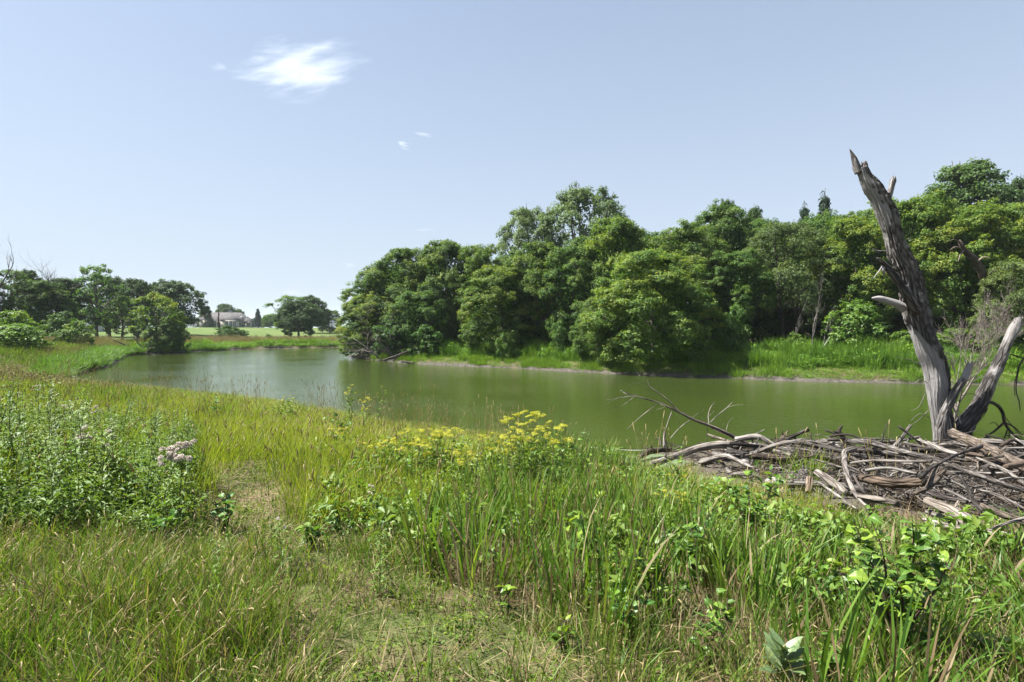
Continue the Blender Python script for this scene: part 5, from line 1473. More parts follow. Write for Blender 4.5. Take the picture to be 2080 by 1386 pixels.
# ------------------------------------------------------------------ the dead tree
SNAGWOOD = woodmat('snag_bark_and_bare_wood', (.06, .054, .05), (.19, .174, .163), (.38, .358, .345), 3.6, .10, 1.0, True, (.38, .36, .35), crack=(13, 2.2, 5.0))
DRIFT = woodmat('grey_driftwood', (.055, .047, .042), (.20, .182, .166), (.35, .325, .30), 7.0, .12, .8, crack=(16, 1.2, 7.0))
DARKWOOD = woodmat('dark_wet_wood', (.025, .019, .016), (.065, .05, .04), (.14, .11, .09), 7.0, .12, .6)
BROWNWOOD = woodmat('brown_rotting_log', (.045, .033, .025), (.13, .10, .076), (.24, .195, .155), 7.0, .10, .9, crack=(14, 1.2, 6.0))
TY = 14.1
def pts_px(L, origin, Y0):
    out = []
    for e in L:
        Y = Y0 + (e[3] if len(e) > 3 else 0)
        q = np.array(at(e[0], e[1], Y)) - origin
        out.append(np.r_[q, e[2] * .5 / FPX * Y * math.cos(math.atan((e[0] - 1040) / FPX))])
    return np.array(out)
tb = at(1922, 905, TY); tbz = min(gz(tb.x, tb.y), tb.z); TB = np.array([tb.x, tb.y, tbz])
dt = root('dead_tree', TB, 'tall broken grey snag without leaves standing on the driftwood pile, leaning left', 'dead tree')
def ridged(P, amp, k, seed, bare=None):
    T, N, B = frames(P)
    def f(s, a):
        n = fbm(np.cos(a) * k + 11 + seed, np.sin(a) * k + s * .55 + 3, 3)
        r1 = (1 - np.abs(np.sin(n * 13))) ** 1.6 * 1.5
        big = fbm(np.cos(a) * .9 + seed, np.sin(a) * .9 + s * .8, 2) - .5
        fine = fbm(np.cos(a) * k * 2.2 + s * .2, np.sin(a) * k * 2.2 + s * 2.2 + 9, 2) - .5
        am = amp if bare is None else amp * (1 - .8 * bare(s, a))
        return 1 + am * (r1 - .45) * 1.2 + big * .24 + fine * am * .9
    return f
trk = [(1926, 925, 78), (1921, 896, 60), (1912, 850, 52), (1906, 818, 52), (1904, 781, 64), (1896, 742, 62), (1884, 711, 64), (1869, 664, 59), (1857, 612, 60), (1850, 573, 55),
       (1841, 543, 53), (1824, 513, 50), (1812, 476, 42), (1801, 439, 48), (1784, 403, 44), (1768, 378, 42), (1755, 354, 31), (1750, 340, 25)]
q = pts_px(trk, TB, TY)
q[:, 3] *= .79
P, s = resample(q, 260)
pyv = np.interp(s, np.r_[0, np.cumsum(np.linalg.norm(np.diff(q[:, :3], axis=0), axis=1))], [t[1] for t in trk])
Tn, Nn, Bn = frames(P[:, :3])
NS = 150; ang = np.linspace(0, 2 * math.pi, NS, endpoint=False)
side = np.cos(ang)[None] * Nn[:, 0, None] + np.sin(ang)[None] * Bn[:, 0, None]
bareg = np.maximum(smooth01((pyv[:, None] - 700 - 55 * side) / 25) * smooth01((.75 - side) / .5), smooth01((480 - pyv[:, None] - 60 * side) / 60) * smooth01((.7 - side) / .9) * .62)
sv = s[:, None] + 0 * ang[None]
bare_f = lambda S_, A_: bareg
dispf = ridged(P[:, :3], .24, 2.6, 4, bare_f)
holes = [(0.735, -1.1), (.80, -.6), (.845, -1.5), (.87, -.4), (.90, -1.0), (.93, -.5), (.70, -.8), (.915, -1.6)]
def trunk_disp(S_, A_):
    f = dispf(S_, A_)
    for t, a0 in holes:
        i = int(t * 259); fx = np.arctan2(np.cos(A_) * Nn[i, 1] + np.sin(A_) * Bn[i, 1], np.cos(A_) * Nn[i, 0] + np.sin(A_) * Bn[i, 0])
        da = np.angle(np.exp(1j * (fx - (-math.pi / 2 - (a0 + 1) * .5)))) * P[i, 3]; ds = S_ - s[i]
        f = f - .55 * np.exp(-((da / .028) ** 2 + (ds / .045) ** 2) ** 1.5)
    f = f * (1 + .5 * np.exp(-S_ / .18) * (.5 + .7 * vnoise(np.cos(A_) * 2 + 4, np.sin(A_) * 2 + 4)))
    return f
mb = MB(); tube(mb, P[:, :3], P[:, 3], NS, trunk_disp, seed=1.3, bare=bareg)
link('trunk', mb.build('trunk', SNAGWOOD), dt)
def limb(name, L, label, amp=.12, bare=.2, nseg=22, n=40, seed=0, mat=SNAGWOOD, dY=0, parent=dt, color=None):
    q = pts_px(L, TB, TY + dY); P, s_ = resample(q, n)
    b = np.broadcast_to(np.asarray(bare), (n,)) if np.ndim(bare) == 0 else np.interp(np.linspace(0, 1, n), np.linspace(0, 1, len(bare)), bare)
    mb = MB()
    rag = lambda S_, A_: ridged(P[:, :3], amp, 3.0, seed)(S_, A_)
    # ragged broken end: the last rings are pushed along by different amounts around the ring
    tube(mb, P[:, :3], P[:, 3], nseg, rag, seed=seed, bare=np.repeat(b[:, None], nseg, 1))
    me = mb.build(name, mat)
    o = link(name, me, parent, color=color)
    if label: o['label'] = label
    return o
def splinters(name, px, py, w, n, lean, hgt, seed, dY=0, bare=.4):
    """shards of torn wood at a broken end"""
    rs_ = np.random.default_rng(seed); mb = MB()
    for k in range(n):
        x = px + rs_.uniform(-.5, .5) * w; hh = hgt * rs_.uniform(.3, 1)
        q = pts_px([(x, py + 4, w / n * 1.5, dY + rs_.uniform(-.06, .06)), (x + lean * hh * .5, py - hh * .5, w / n * 1.1, dY), (x + lean * hh, py - hh, .6, dY)], TB, TY)
        P, _ = resample(q, 6); tube(mb, P[:, :3], P[:, 3], 5, seed=seed + k, bare=np.full((6, 5), bare))
    link(name, mb.build(name, SNAGWOOD), dt)
limb('broken_top', [(1745, 352, 20), (1739, 335, 15), (1733, 318, 10), (1726, 303, 2)], 'jagged pointed top of the snag', .2, .25, 12, 16, 3)
limb('broken_top', [(1756, 352, 20), (1757, 340, 15), (1758, 331, 9), (1759, 327, 3)], None, .25, .3, 12, 12, 5)
splinters('splinters', 1754, 340, 20, 7, -.1, 14, 6)
limb('branch_stub', [(1796, 415, 20), (1805, 398, 16), (1811, 380, 13), (1815, 364, 12), (1816, 361, 9)], 'short upright stub near the top on the right', .15, 0, 14, 20, 7)
splinters('splinters', 1815, 364, 11, 5, .15, 8, 8, bare=.0)
limb('branch', [(1862, 632, 24, -.2), (1850, 612, 22, -.36), (1832, 585, 19, -.42), (1812, 556, 17, -.45), (1797, 538, 12, -.45), (1781, 524, 5, -.5)], 'broken branch running along the left side of the trunk', .12, [0, 0, .1, .3], 12, 30, 9)
limb('twig', [(1797, 538, 5, -.45), (1794, 550, 9, -.45), (1797, 558, 5, -.45)], None, .1, .5, 7, 8, 9)
limb('twig', [(1795, 537, 4, -.45), (1785, 552, 3, -.45), (1773, 566, 1.5, -.45)], None, .05, .8, 5, 8, 9)
limb('branch_stub', [(1836, 628, 22, -.1), (1820, 618, 17, -.12), (1800, 611, 14, -.14), (1784, 607, 12, -.14), (1771, 606, 4, -.14)], 'pale stub sticking out to the left at mid trunk', .18, .8, 12, 20, 10)
limb('twig', [(1800, 510, 4), (1785, 510, 3), (1772, 506, 2)], None, .05, .4, 5, 8, 9)
limb('twig', [(1846, 605, 7, -.33), (1848, 592, 6, -.36), (1843, 582, 4, -.38), (1836, 578, 2, -.38)], None, .05, .9, 6, 10, 3)
limb('limb', [(1915, 900, 34, -.25), (1913, 868, 30, -.3), (1919, 838, 22, -.34), (1936, 805, 20, -.34), (1955, 775, 17, -.34), (1967, 752, 15, -.34), (1971, 738, 11, -.34)], 'shorter grey limb leaning right before the trunk', .12, [.2, .3, .5, .6], 16, 36, 12)
splinters('splinters', 1970, 740, 12, 5, .2, 8, 13, -.34, .8)
limb('limb', [(1932, 915, 44, .1), (1948, 880, 42, .1), (1968, 852, 40, .1), (1990, 820, 36, .1), (2010, 778, 32, .1), (2030, 738, 27, .1), (2050, 690, 23, .1), (2066, 655, 20, .1), (2070, 646, 12, .1)], 'long broken limb rising to the right from the foot of the snag', .12, [0, 0, .3, .5, .35, .6, .5], 18, 50, 14)
splinters('splinters', 2068, 652, 16, 6, .2, 10, 15, .1, .6)
def twigs(name, lists, color=None, mat=DARKWOOD, Y0=TY, par=dt):
    mb = MB()
    for k, L in enumerate(lists):
        q = pts_px(L, TB, Y0); P, _ = resample(q, 4 * len(L)); tube(mb, P[:, :3], np.maximum(P[:, 3], .004), 5, seed=k, cap=False)
    o = link(name, mb.build(name, mat), par, color=color); return o
twigs('hanging_branch', [[(2003, 815, 9, .1), (2020, 820, 9), (2036, 838, 9), (2040, 858, 8), (2052, 876, 6), (2075, 896, 4), (2095, 915, 2)], [(2040, 858, 6), (2020, 876, 5), (2000, 890, 3), (1995, 898, 2)], [(2040, 858, 5), (2060, 868, 4), (2080, 885, 2), (2092, 885, 1.5)],
                         [(2048, 868, 4), (2040, 890, 3), (2028, 905, 2)], [(2050, 876, 3), (2050, 900, 2), (2055, 918, 1.5)], [(2030, 868, 3), (2018, 858, 2), (2010, 862, 1.5)], [(2006, 830, 3), (1998, 845, 2), (1990, 855, 1.5)], [(2035, 840, 3), (2060, 870, 2), (2078, 895, 1.5)], [(2058, 882, 2.5), (2072, 900, 2), (2075, 915, 1)]])
twigs('hanging_branch', [[(2100, 700, 6), (2085, 722, 5), (2070, 745, 5), (2066, 765, 4), (2065, 800, 3), (2070, 815, 3), (2072, 835, 2)], [(2095, 735, 5), (2070, 725, 4), (2052, 720, 3)], [(2066, 760, 3), (2060, 785, 2), (2062, 805, 2)]])
twigs('twig', [[(1930, 812, 3, -.4), (1940, 835, 4, -.4), (1952, 860, 3, -.4)], [(1932, 820, 2, -.4), (1945, 828, 2, -.4), (1950, 850, 1.5, -.4)]], (2.5, 2.4, 2.3), GREYWOOD)
twigs('spider_twigs', [[(1905, 790, 2.5), (1870, 770, 1.5), (1845, 755, 1)], [(1880, 800, 2), (1862, 830, 1.2), (1850, 835, 1)], [(1890, 850, 2), (1870, 840, 1.2), (1850, 855, 1)], [(1870, 740, 2), (1845, 730, 1.2), (1820, 725, 1)], [(1872, 770, 2), (1850, 780, 1.2), (1832, 770, 1)], [(1890, 830, 2), (1860, 858, 1.2), (1840, 870, 1)],
                       [(1945, 800, 2), (1970, 770, 1.5), (1990, 765, 1)], [(1950, 805, 2), (1975, 800, 1.5), (1990, 810, 1)], [(1930, 760, 1.8), (1920, 790, 1.2), (1925, 830, 1)]], (.9, .88, .85), GREYWOOD)
# bare twiggy shrub behind the snag
bare_tree(1936, 795, 566, 17.2, 'bare twiggy grey shrub right behind the snag', 61, 'dead shrub', 'bare_shrub', .05, (.10, 0), 4, GREYWOOD, None, (1.0, .92, .88), .02, .75, .16, (5, 6), .62, .3)

# ------------------------------------------------------------------ driftwood
DW = 'logs of the driftwood pile'
def log(L, h0, h1, label, mat=DRIFT, color=None, sc=4.0, ox=1560, oy=820, name='driftwood_log', group=DW, seed=None, amp=.13, nseg=18, kn=True, cat='log', Yfix=None):
    """a log along pixels L = (x, y, thickness) of an enlarged crop, lying h0..h1 above the ground"""
    seed = len(bpy.data.objects) % 97 if seed is None else seed
    pts = []
    n = len(L)
    if ox == 1560 and Yfix is None: h0, h1 = h0 * 1.3 + .1, h1 * 1.3 + .1
    for k, e in enumerate(L):
        px, py = ox + e[0] / sc, oy + e[1] / sc
        hh = h0 + (h1 - h0) * k / (n - 1)
        p = hit(px, py, hh) if Yfix is None else at(px, py, Yfix[0] + (Yfix[1] - Yfix[0]) * k / (n - 1))
        pts.append((p.x, p.y, p.z, e[2] / sc * .5 / FPX * p.y * .86))
    q = np.array(pts)
    if Yfix is None:     # a log is stiff: even out the depth along it
        q[:, 1] = np.linspace(q[0, 1], q[-1, 1], n) * .75 + q[:, 1] * .25
        for k, e in enumerate(L):
            px, py = ox + e[0] / sc, oy + e[1] / sc; p = at(px, py, q[k, 1]); q[k, 0], q[k, 2] = p.x, p.z
    o0 = q.mean(0)[:3].copy(); q[:, :3] -= o0
    P, s_ = resample(q, max(12, 7 * n))
    mb = MB()
    tube(mb, P[:, :3], np.maximum(P[:, 3], .006), nseg, ridged(P[:, :3], amp, 2.6, seed), seed=seed * .31)
    if kn and P[:, 3].mean() > .03:
        rs_ = np.random.default_rng(seed)
        for k in range(rs_.integers(0, 3)):
            i = rs_.integers(3, len(P) - 3); d = rs_.normal(size=3); d[2] = abs(d[2]); d /= np.linalg.norm(d)
            r_ = P[i, 3]; tube(mb, np.array([P[i, :3], P[i, :3] + d * r_ * 1.5, P[i, :3] + d * r_ * rs_.uniform(1.8, 3.5)]), [r_ * .5, r_ * .33, r_ * .2], 7, seed=seed + k)
    o = link(name, mb.build('driftwood', mat), None, o0, color=color)
    return tag(o, label, cat, group)
log([(1500, 245, 95), (1700, 330, 105), (1900, 425, 105), (2080, 510, 100), (2300, 610, 90)], .5, .3, 'thick brown rotting log slanting down right from the foot of the snag', BROWNWOOD, amp=.14, nseg=20)
log([(1470, 500, 34), (1700, 580, 46), (1900, 650, 56), (2080, 705, 60), (2260, 760, 60)], .45, .42, 'long straight grey log lying across the right of the pile', DRIFT, (1.15, 1.13, 1.12))
log([(640, 305, 40), (780, 310, 52), (950, 350, 50), (1150, 405, 52), (1420, 465, 40)], .35, .4, 'long wavy grey log along the back of the pile')
log([(700, 372, 52), (640, 385, 50), (622, 450, 42), (640, 560, 46), (690, 700, 44), (750, 790, 34), (835, 860, 18)], .5, .12, 'pale bent branch curving down over the front of the pile', DRIFT, (1.35, 1.32, 1.3))
log([(1160, 175, 26), (1090, 275, 30), (1015, 370, 34), (1000, 455, 36)], .8, .3, 'grey stick standing up slanted at the back of the pile', DRIFT, (1.2, 1.18, 1.18), Yfix=(12.8, 12.6))
log([(1215, 295, 16), (1300, 320, 34), (1420, 375, 44), (1580, 430, 46)], .55, .45, 'pale split log pointing left just before the snag', DRIFT, (1.3, 1.28, 1.25))
log([(600, 180, 20), (575, 225, 34), (600, 270, 44), (632, 345, 50)], .6, .25, 'dark stump with a forked top sticking up at the back of the pile', DARKWOOD, Yfix=(13.5, 13.4), amp=.2)
log([(530, 228, 10), (560, 238, 22), (590, 245, 30)], .4, .4, 'dark side prong of the forked stump', DARKWOOD, Yfix=(13.42, 13.45), name='driftwood_stick', cat='stick')
log([(670, 482, 18), (850, 463, 22), (1100, 470, 24), (1330, 468, 26)], .4, .45, 'thin level grey branch across the middle of the pile', DRIFT, (.8, .77, .75))
log([(1240, 600, 40), (1330, 520, 30), (1450, 452, 30), (1570, 402, 30), (1730, 345, 44)], .42, .55, 'dark grey branch rising right across the pile toward the snag', DRIFT, (.6, .57, .55))
log([(1180, 735, 34), (1290, 685, 44), (1340, 620, 80), (1390, 540, 100)], .3, .4, 'brown stump with a bent root in the middle of the pile', BROWNWOOD, amp=.14)
log([(740, 765, 62), (860, 780, 70), (1050, 815, 60)], .18, .16, 'pale log end low at the front centre of the pile', DRIFT, (1.25, 1.2, 1.1))
log([(1290, 790, 70), (1430, 845, 96), (1560, 910, 110), (1650, 980, 130)], .25, .16, 'big pale tan log with a flared foot at the front of the pile', DRIFT, (1.35, 1.27, 1.15), amp=.08, nseg=20)
log([(1280, 950, 62), (1500, 1005, 60), (1800, 1045, 66), (2080, 1100, 62), (2250, 1140, 60)], .1, .1, 'long pale log along the lower edge of the pile', DRIFT, (1.3, 1.24, 1.15))
log([(1740, 830, 44), (1900, 900, 64), (2080, 960, 66), (2240, 1010, 60)], .28, .25, 'tan log above the long lower one at the right', DRIFT, (1.15, 1.05, .9))
log([(1820, 1015, 20), (1950, 970, 26), (2090, 930, 30), (2200, 900, 30)], .3, .35, 'grey branch leaning up right over the lowest logs', DRIFT, (.9, .87, .85))
log([(1560, 580, 20), (1620, 680, 30), (1660, 780, 30), (1745, 875, 26)], .5, .25, 'grey bent branch running down in front of the long straight log', DRIFT)
log([(1930, 515, 50), (2100, 480, 64), (2250, 450, 64)], .4, .4, 'dark log end under the thick brown log at the right edge', DARKWOOD, (1.4, 1.3, 1.2))
log([(400, 560, 70), (520, 640, 76), (640, 730, 56)], .3, .18, 'broad weathered slab of wood on the left of the pile', DRIFT, (1.05, 1, .95))
log([(410, 640, 18), (560, 740, 26), (720, 860, 20)], .2, .08, 'thin grey branch sloping down at the left front of the pile', DRIFT, (1.1, 1.1, 1.1))
log([(790, 545, 34), (960, 522, 30), (1210, 572, 28)], .4, .38, 'grey arched branch over the brown log in mid pile', DRIFT)
log([(700, 590, 20), (760, 700, 28), (815, 770, 24)], .35, .15, 'short grey branch beside the pale bent one', DRIFT, (1.1, 1.05, 1.05))
log([(760, 610, 80), (1000, 645, 90), (1270, 640, 80)], .2, .25, 'brown weathered log lying level in the middle of the pile', BROWNWOOD, (1.25, 1.2, 1.15), amp=.12, nseg=18)
log([(340, 250, 16), (350, 290, 18), (375, 345, 22)], .4, .2, 'short upright stick by the grass tuft on the pile', DRIFT, (1.1, 1.05, 1), Yfix=(13.4, 13.4), name='driftwood_stick', cat='stick')
log([(-20, 365, 34), (90, 395, 40), (195, 420, 34)], .25, .2, 'grey log left of the bright grass tuft', DRIFT, (1.05, 1.0, .98))
log([(340, 600, 62), (338, 660, 64), (330, 725, 62)], .25, .1, 'short upright tan stump at the left front of the pile', BROWNWOOD, (1.6, 1.5, 1.4))
log([(1695, 440, 20), (1880, 520, 34), (2000, 590, 38), (2090, 655, 36)], .45, .42, 'grey branch between the thick brown log and the long straight one', DRIFT, (.95, .93, .9))
log([(1880, 620, 18), (1990, 605, 22), (2100, 608, 22)], .45, .45, 'thin grey branch lying level at the right edge', DRIFT)
log([(380, 455, 12), (480, 485, 20), (610, 520, 20)], .3, .35, 'thin curved branch right of the grass tuft', DRIFT, (1.1, 1.05, 1.0), name='driftwood_stick', cat='stick')
log([(980, 148, 6), (945, 220, 9), (930, 300, 10), (860, 445, 14)], .7, .3, 'thin dark twig standing up bent at the back of the pile', DRIFT, (.6, .56, .55), Yfix=(13.1, 12.8), name='driftwood_stick', cat='stick')
log([(950, 270, 6), (1010, 320, 9), (1095, 345, 8)], .5, .4, 'dark thin twig arching by the slanted grey stick', DARKWOOD, Yfix=(13, 13), name='driftwood_stick', cat='stick')
log([(1430, 690, 20), (1540, 740, 26), (1650, 800, 22)], .35, .25, 'grey branch sloping down behind the big tan log', DRIFT)
log([(1490, 630, 16), (1580, 675, 22), (1660, 730, 20)], .45, .35, 'thin branch parallel to and above the one behind the tan log', DRIFT, (.9, .88, .85))
log([(1300, 720, 30), (1460, 770, 44), (1620, 800, 40)], .3, .25, 'dark grey log just behind the big tan log', DRIFT, (.75, .72, .7))
log([(1290, 880, 40), (1400, 920, 50), (1480, 960, 44)], .12, .1, 'grey log end under the big tan log', DRIFT, (1.0, .97, .92))
log([(1700, 700, 22), (1850, 740, 30), (2090, 860, 32)], .38, .35, 'grey branch low behind the tan logs at the right', DRIFT, (.85, .82, .8))
C2 = dict(sc=4.0, ox=1180, oy=760)
log([(555, 745, 54), (700, 690, 62), (850, 635, 64), (1010, 588, 66), (1190, 575, 72), (1290, 590, 60)], .12, .25, 'long smooth grey log at the left end of the pile, by the green inlet', DRIFT, (1.1, 1.05, .98), nseg=18, **C2)
log([(470, 680, 40), (570, 625, 54), (730, 612, 44)], .1, .15, 'short rough log behind the long smooth one', DRIFT, (.75, .7, .66), amp=.16, **C2)
log([(690, 600, 44), (680, 540, 28), (678, 470, 22)], .1, .3, 'upright grey snag of root at the left end of the pile', DRIFT, (1.25, 1.2, 1.18), Yfix=(14.5, 14.5), **C2)
log([(650, 580, 22), (640, 530, 14), (600, 515, 8)], .1, .3, 'curled pale root beside the upright grey one', DRIFT, (1.4, 1.3, 1.25), Yfix=(14.45, 14.5), name='driftwood_stick', cat='stick', **C2)
log([(1030, 490, 18), (1200, 545, 26), (1360, 582, 28)], .3, .35, 'brown branch lying over the long smooth log', DRIFT, (.8, .7, .62), **C2)
log([(1380, 570, 44), (1530, 605, 52), (1710, 655, 44)], .25, .22, 'grey log between the root crown and the bright grass tuft', DRIFT, (1.1, 1.05, 1.0), **C2)
log([(1470, 720, 18), (1560, 700, 20), (1670, 692, 18)], .2, .25, 'thin level branch left of the grass tuft', DRIFT, (.9, .87, .85), **C2)
log([(1430, 830, 26), (1490, 745, 28)], .05, .2, 'short dark leaning stick in the silt left of the pile', DRIFT, (.6, .55, .5), **C2)
log([(60, 785, 16), (180, 812, 22), (250, 830, 18)], .1, .1, 'small log half hidden in the grass by the inlet', DRIFT, (1.15, 1.05, 1.0), **C2)
log([(960, 630, 16), (1100, 655, 20), (1300, 660, 14)], .12, .18, 'thin brown branch below the long smooth log', DRIFT, (.8, .72, .65), **C2)
log([(1040, 620, 12), (1110, 680, 16), (1180, 745, 12)], .15, .08, 'dry reed stalk bundle sloping down by the inlet', DRIFT, (1.5, 1.25, .9), name='driftwood_stick', cat='stick', **C2)
# root crown with prongs
rc0 = at(1180 + 1590 / 4, 760 + 600 / 4, 13.9)
rc_ = root('root_crown', rc0, 'splintered orange-grey root crown with prongs at the back left of the pile', 'root')
mb = MB()
for L in ([(1590, 600, 46), (1640, 520, 34), (1690, 455, 12)], [(1610, 560, 26), (1680, 535, 22), (1745, 545, 10)], [(1590, 600, 30), (1560, 560, 20), (1510, 555, 8)], [(1600, 580, 26), (1590, 530, 16), (1570, 520, 6)], [(1640, 520, 16), (1635, 480, 10), (1632, 462, 4)], [(1600, 620, 50), (1640, 590, 40), (1670, 580, 20)]):
    q = np.array([np.r_[np.array(at(1180 + x / 4, 760 + y / 4, 13.9 - .05 * k)) - np.array(rc0), w / 8 / FPX * 13.9] for k, (x, y, w) in enumerate(L)])
    P, _ = resample(q, 10); tube(mb, P[:, :3], P[:, 3], 8, ridged(P[:, :3], .15, 2.5, 3), seed=L[0][0])
link('prongs', mb.build('prongs', DRIFT), rc_, color=(1.35, 1.15, 1.0))
# fallen branch reaching out over the water
fb0 = at(1517, 900, 14.2)
fb_ = root('fallen_branch', fb0, 'fallen grey branch with many twigs reaching left over the green water', 'branch')
def fb_tubes(name, lists, color):
    mb = MB()
    for k, L in enumerate(lists):
        q = np.array([np.r_[np.array(at(1180 + x / 4, 760 + y / 4, 14.2 + (1390 - x) / 1390 * 1.0 + (.25 * i * (-1) ** k if k else 0))) - np.array(fb0), w / 8 / FPX * 14.5] for i, (x, y, w) in enumerate(L)])
        P, _ = resample(q, 6 * len(L)); tube(mb, P[:, :3], np.maximum(P[:, 3], .004), 6, seed=k, cap=False)
    link(name, mb.build(name, DRIFT), fb_, color=color)
fb_tubes('stem', [[(1420, 600, 28), (1250, 510, 26), (1100, 440, 25), (930, 375, 24), (800, 310, 22), (650, 240, 16), (450, 180, 10), (330, 140, 4)]], (.75, .68, .64))
fb_tubes('stem', [[(1390, 585, 18), (1200, 500, 15), (1060, 440, 10)]], (.7, .62, .58))
fb_tubes('twigs', [[(800, 310, 16), (700, 205, 11), (600, 130, 7), (560, 100, 5), (535, 40, 2)], [(740, 300, 8), (700, 410, 7), (672, 520, 6), (670, 590, 6)], [(615, 248, 8), (500, 335, 6), (375, 447, 4)], [(460, 180, 6), (320, 190, 4), (195, 245, 2)], [(430, 188, 5), (360, 240, 4), (250, 298, 2)], [(440, 180, 5), (300, 195, 3), (205, 212, 2)], [(380, 170, 4), (340, 145, 3), (320, 130, 2)],
                   [(890, 370, 8), (800, 440, 6), (725, 522, 5)], [(1040, 415, 8), (1035, 330, 6), (1060, 260, 5), (1095, 226, 3)], [(1045, 340, 4), (1080, 300, 3), (1075, 255, 2)], [(1050, 395, 7), (1110, 335, 6), (1190, 270, 5), (1230, 228, 3)], [(1190, 270, 3), (1250, 255, 2), (1320, 248, 1.5)], [(1030, 440, 8), (1022, 510, 7), (1018, 575, 6)], [(1010, 395, 5), (975, 335, 4), (1000, 285, 2)],
                   [(880, 365, 4), (930, 335, 3), (955, 312, 2)], [(700, 205, 5), (620, 150, 4), (520, 118, 2)], [(800, 380, 4), (797, 420, 3), (795, 445, 2)], [(560, 100, 3), (470, 70, 2), (390, 90, 1.5)], [(1180, 460, 4), (1200, 390, 3), (1240, 350, 2)], [(1160, 470, 3), (1150, 430, 2), (1160, 395, 1.5)], [(900, 360, 4), (915, 420, 3), (925, 450, 2)], [(640, 240, 3), (680, 265, 2), (615, 290, 1.5)]], (1.15, 1.1, 1.05))

# loose sticks of the pile, one object each
STK = []
for k in range(12):
    rs_ = np.random.default_rng(700 + k); L = rs_.uniform(.7, 1.3)
    P, _ = resample([(-L / 2, 0, 0), (-L * .15, rs_.normal() * .05, rs_.normal() * .04), (L * .2, rs_.normal() * .06, rs_.normal() * .04), (L / 2, rs_.normal() * .05, rs_.normal() * .03)], 10)
    r0 = rs_.uniform(.007, .022) if k % 3 else rs_.uniform(.022, .045); mb = MB(); tube(mb, P, np.linspace(r0, r0 * .45, 10), 7, ridged(P, .2, 2, k), seed=k)
    if k % 2:
        i = rs_.integers(3, 7); d = rs_.normal(size=3) * .12 + [.1, 0, .03]
        tube(mb, resample([P[i], P[i] + d * .6, P[i] + d], 5)[0], np.linspace(r0 * .6, r0 * .25, 5), 5, seed=k + 3)
    STK.append(mb.build('stick', [DRIFT, DRIFT, BROWNWOOD, DRIFT, DARKWOOD][k % 5]))
rs = np.random.default_rng(31)
n = 0
while n < 290:
    x = rs.uniform(3.6, 14.8); y = rs.uniform(6.3, 14.8)
    if piled(x, y) < .5 or x > y * .98: continue
    zg = gz(x, y); a = rs.normal(-.5, .45) if rs.random() < .6 else rs.uniform(-1.6, 1.6); hgt = .02 + rs.random() ** 1.2 * .5 * smooth01(np.array((x - 4.0) / 2.2)) * smooth01(pile_d(np.array([x]), np.array([y])) / 1.6)[0]
    if y > 14.0 or math.hypot(x - 4.95, y - 9.9) < .55: continue
    if x < 5.2 and rs.random() < .55: continue
    o = link('driftwood_stick', STK[rs.integers(12)], None, (x, y, zg + float(hgt)), (rs.normal() * .2, rs.normal() * .2, a), (rs.uniform(.35, 1.35),) + (rs.uniform(.45, 1.3),) * 2)
    v = rs.uniform(.45, 1.2); o.color = (v, v * .98, v * .96, 1)
    w_ = 'left end' if x / y < .5 else ('middle' if x / y < .72 else 'right end')
    v_ = 'pale' if v > .98 else ('dark' if v < .68 else 'grey')
    tag(o, '%s stick tangled among the logs at the %s of the driftwood pile' % (v_, w_), 'stick', '%s loose sticks at the %s of the pile' % (v_, w_)); n += 1
BIG = []
for k in range(7):
    rs_ = np.random.default_rng(760 + k); L = rs_.uniform(1.4, 2.6); r0 = rs_.uniform(.038, .085)
    P, _ = resample([(-L / 2, 0, 0), (-L * .15, rs_.normal() * .09, rs_.normal() * .06), (L * .2, rs_.normal() * .12, rs_.normal() * .07), (L / 2, rs_.normal() * .14, rs_.normal() * .06)], 16)
    mb = MB(); tube(mb, P, np.linspace(r0, r0 * .55, 16), 14, ridged(P, .24, 2.4, k), seed=k)
    for j in range(rs_.integers(1, 4)):
        i = rs_.integers(4, 14); d = rs_.normal(size=3) * .16 + [.12, 0, .05]
        tube(mb, resample([P[i], P[i] + d * .6 + [0, 0, .02], P[i] + d * rs_.uniform(.8, 2)], 6)[0], np.linspace(r0 * .5, r0 * .18, 6), 7, seed=k + 3)
    BIG.append(mb.build('log', [DRIFT, DRIFT, DRIFT, BROWNWOOD][k % 4]))
n = 0
while n < 36:
    x = rs.uniform(4.6, 14.5); y = rs.uniform(6.6, 14.0)
    pdist = float(pile_d(np.array([x]), np.array([y]))[0])
    if pdist < .45 or x > y * .98 or math.hypot(x - 4.95, y - 9.9) < .9: continue
    a = rs.normal(-.45, .4) if rs.random() < .7 else rs.uniform(-1.6, 1.6)
    o = link('driftwood_log', BIG[n % 7], None, (x, y, gz(x, y) + rs.uniform(.06, .42) * min(1, pdist / 1.5)), (rs.uniform(0, 6), rs.normal() * .13, a), (rs.uniform(.6, 1.1),) + (rs.uniform(.65, 1.15),) * 2)
    v = rs.uniform(.5, 1.15); o.color = (v, v * .98, v * .96, 1)
    w_ = 'left end' if x / y < .5 else ('middle' if x / y < .72 else 'right end'); v_ = 'pale' if v > .98 else ('dark' if v < .7 else 'grey')
    tag(o, '%s knotty log lying among the sticks at the %s of the driftwood pile' % (v_, w_), 'log', '%s knotty logs at the %s of the pile' % (v_, w_)); n += 1
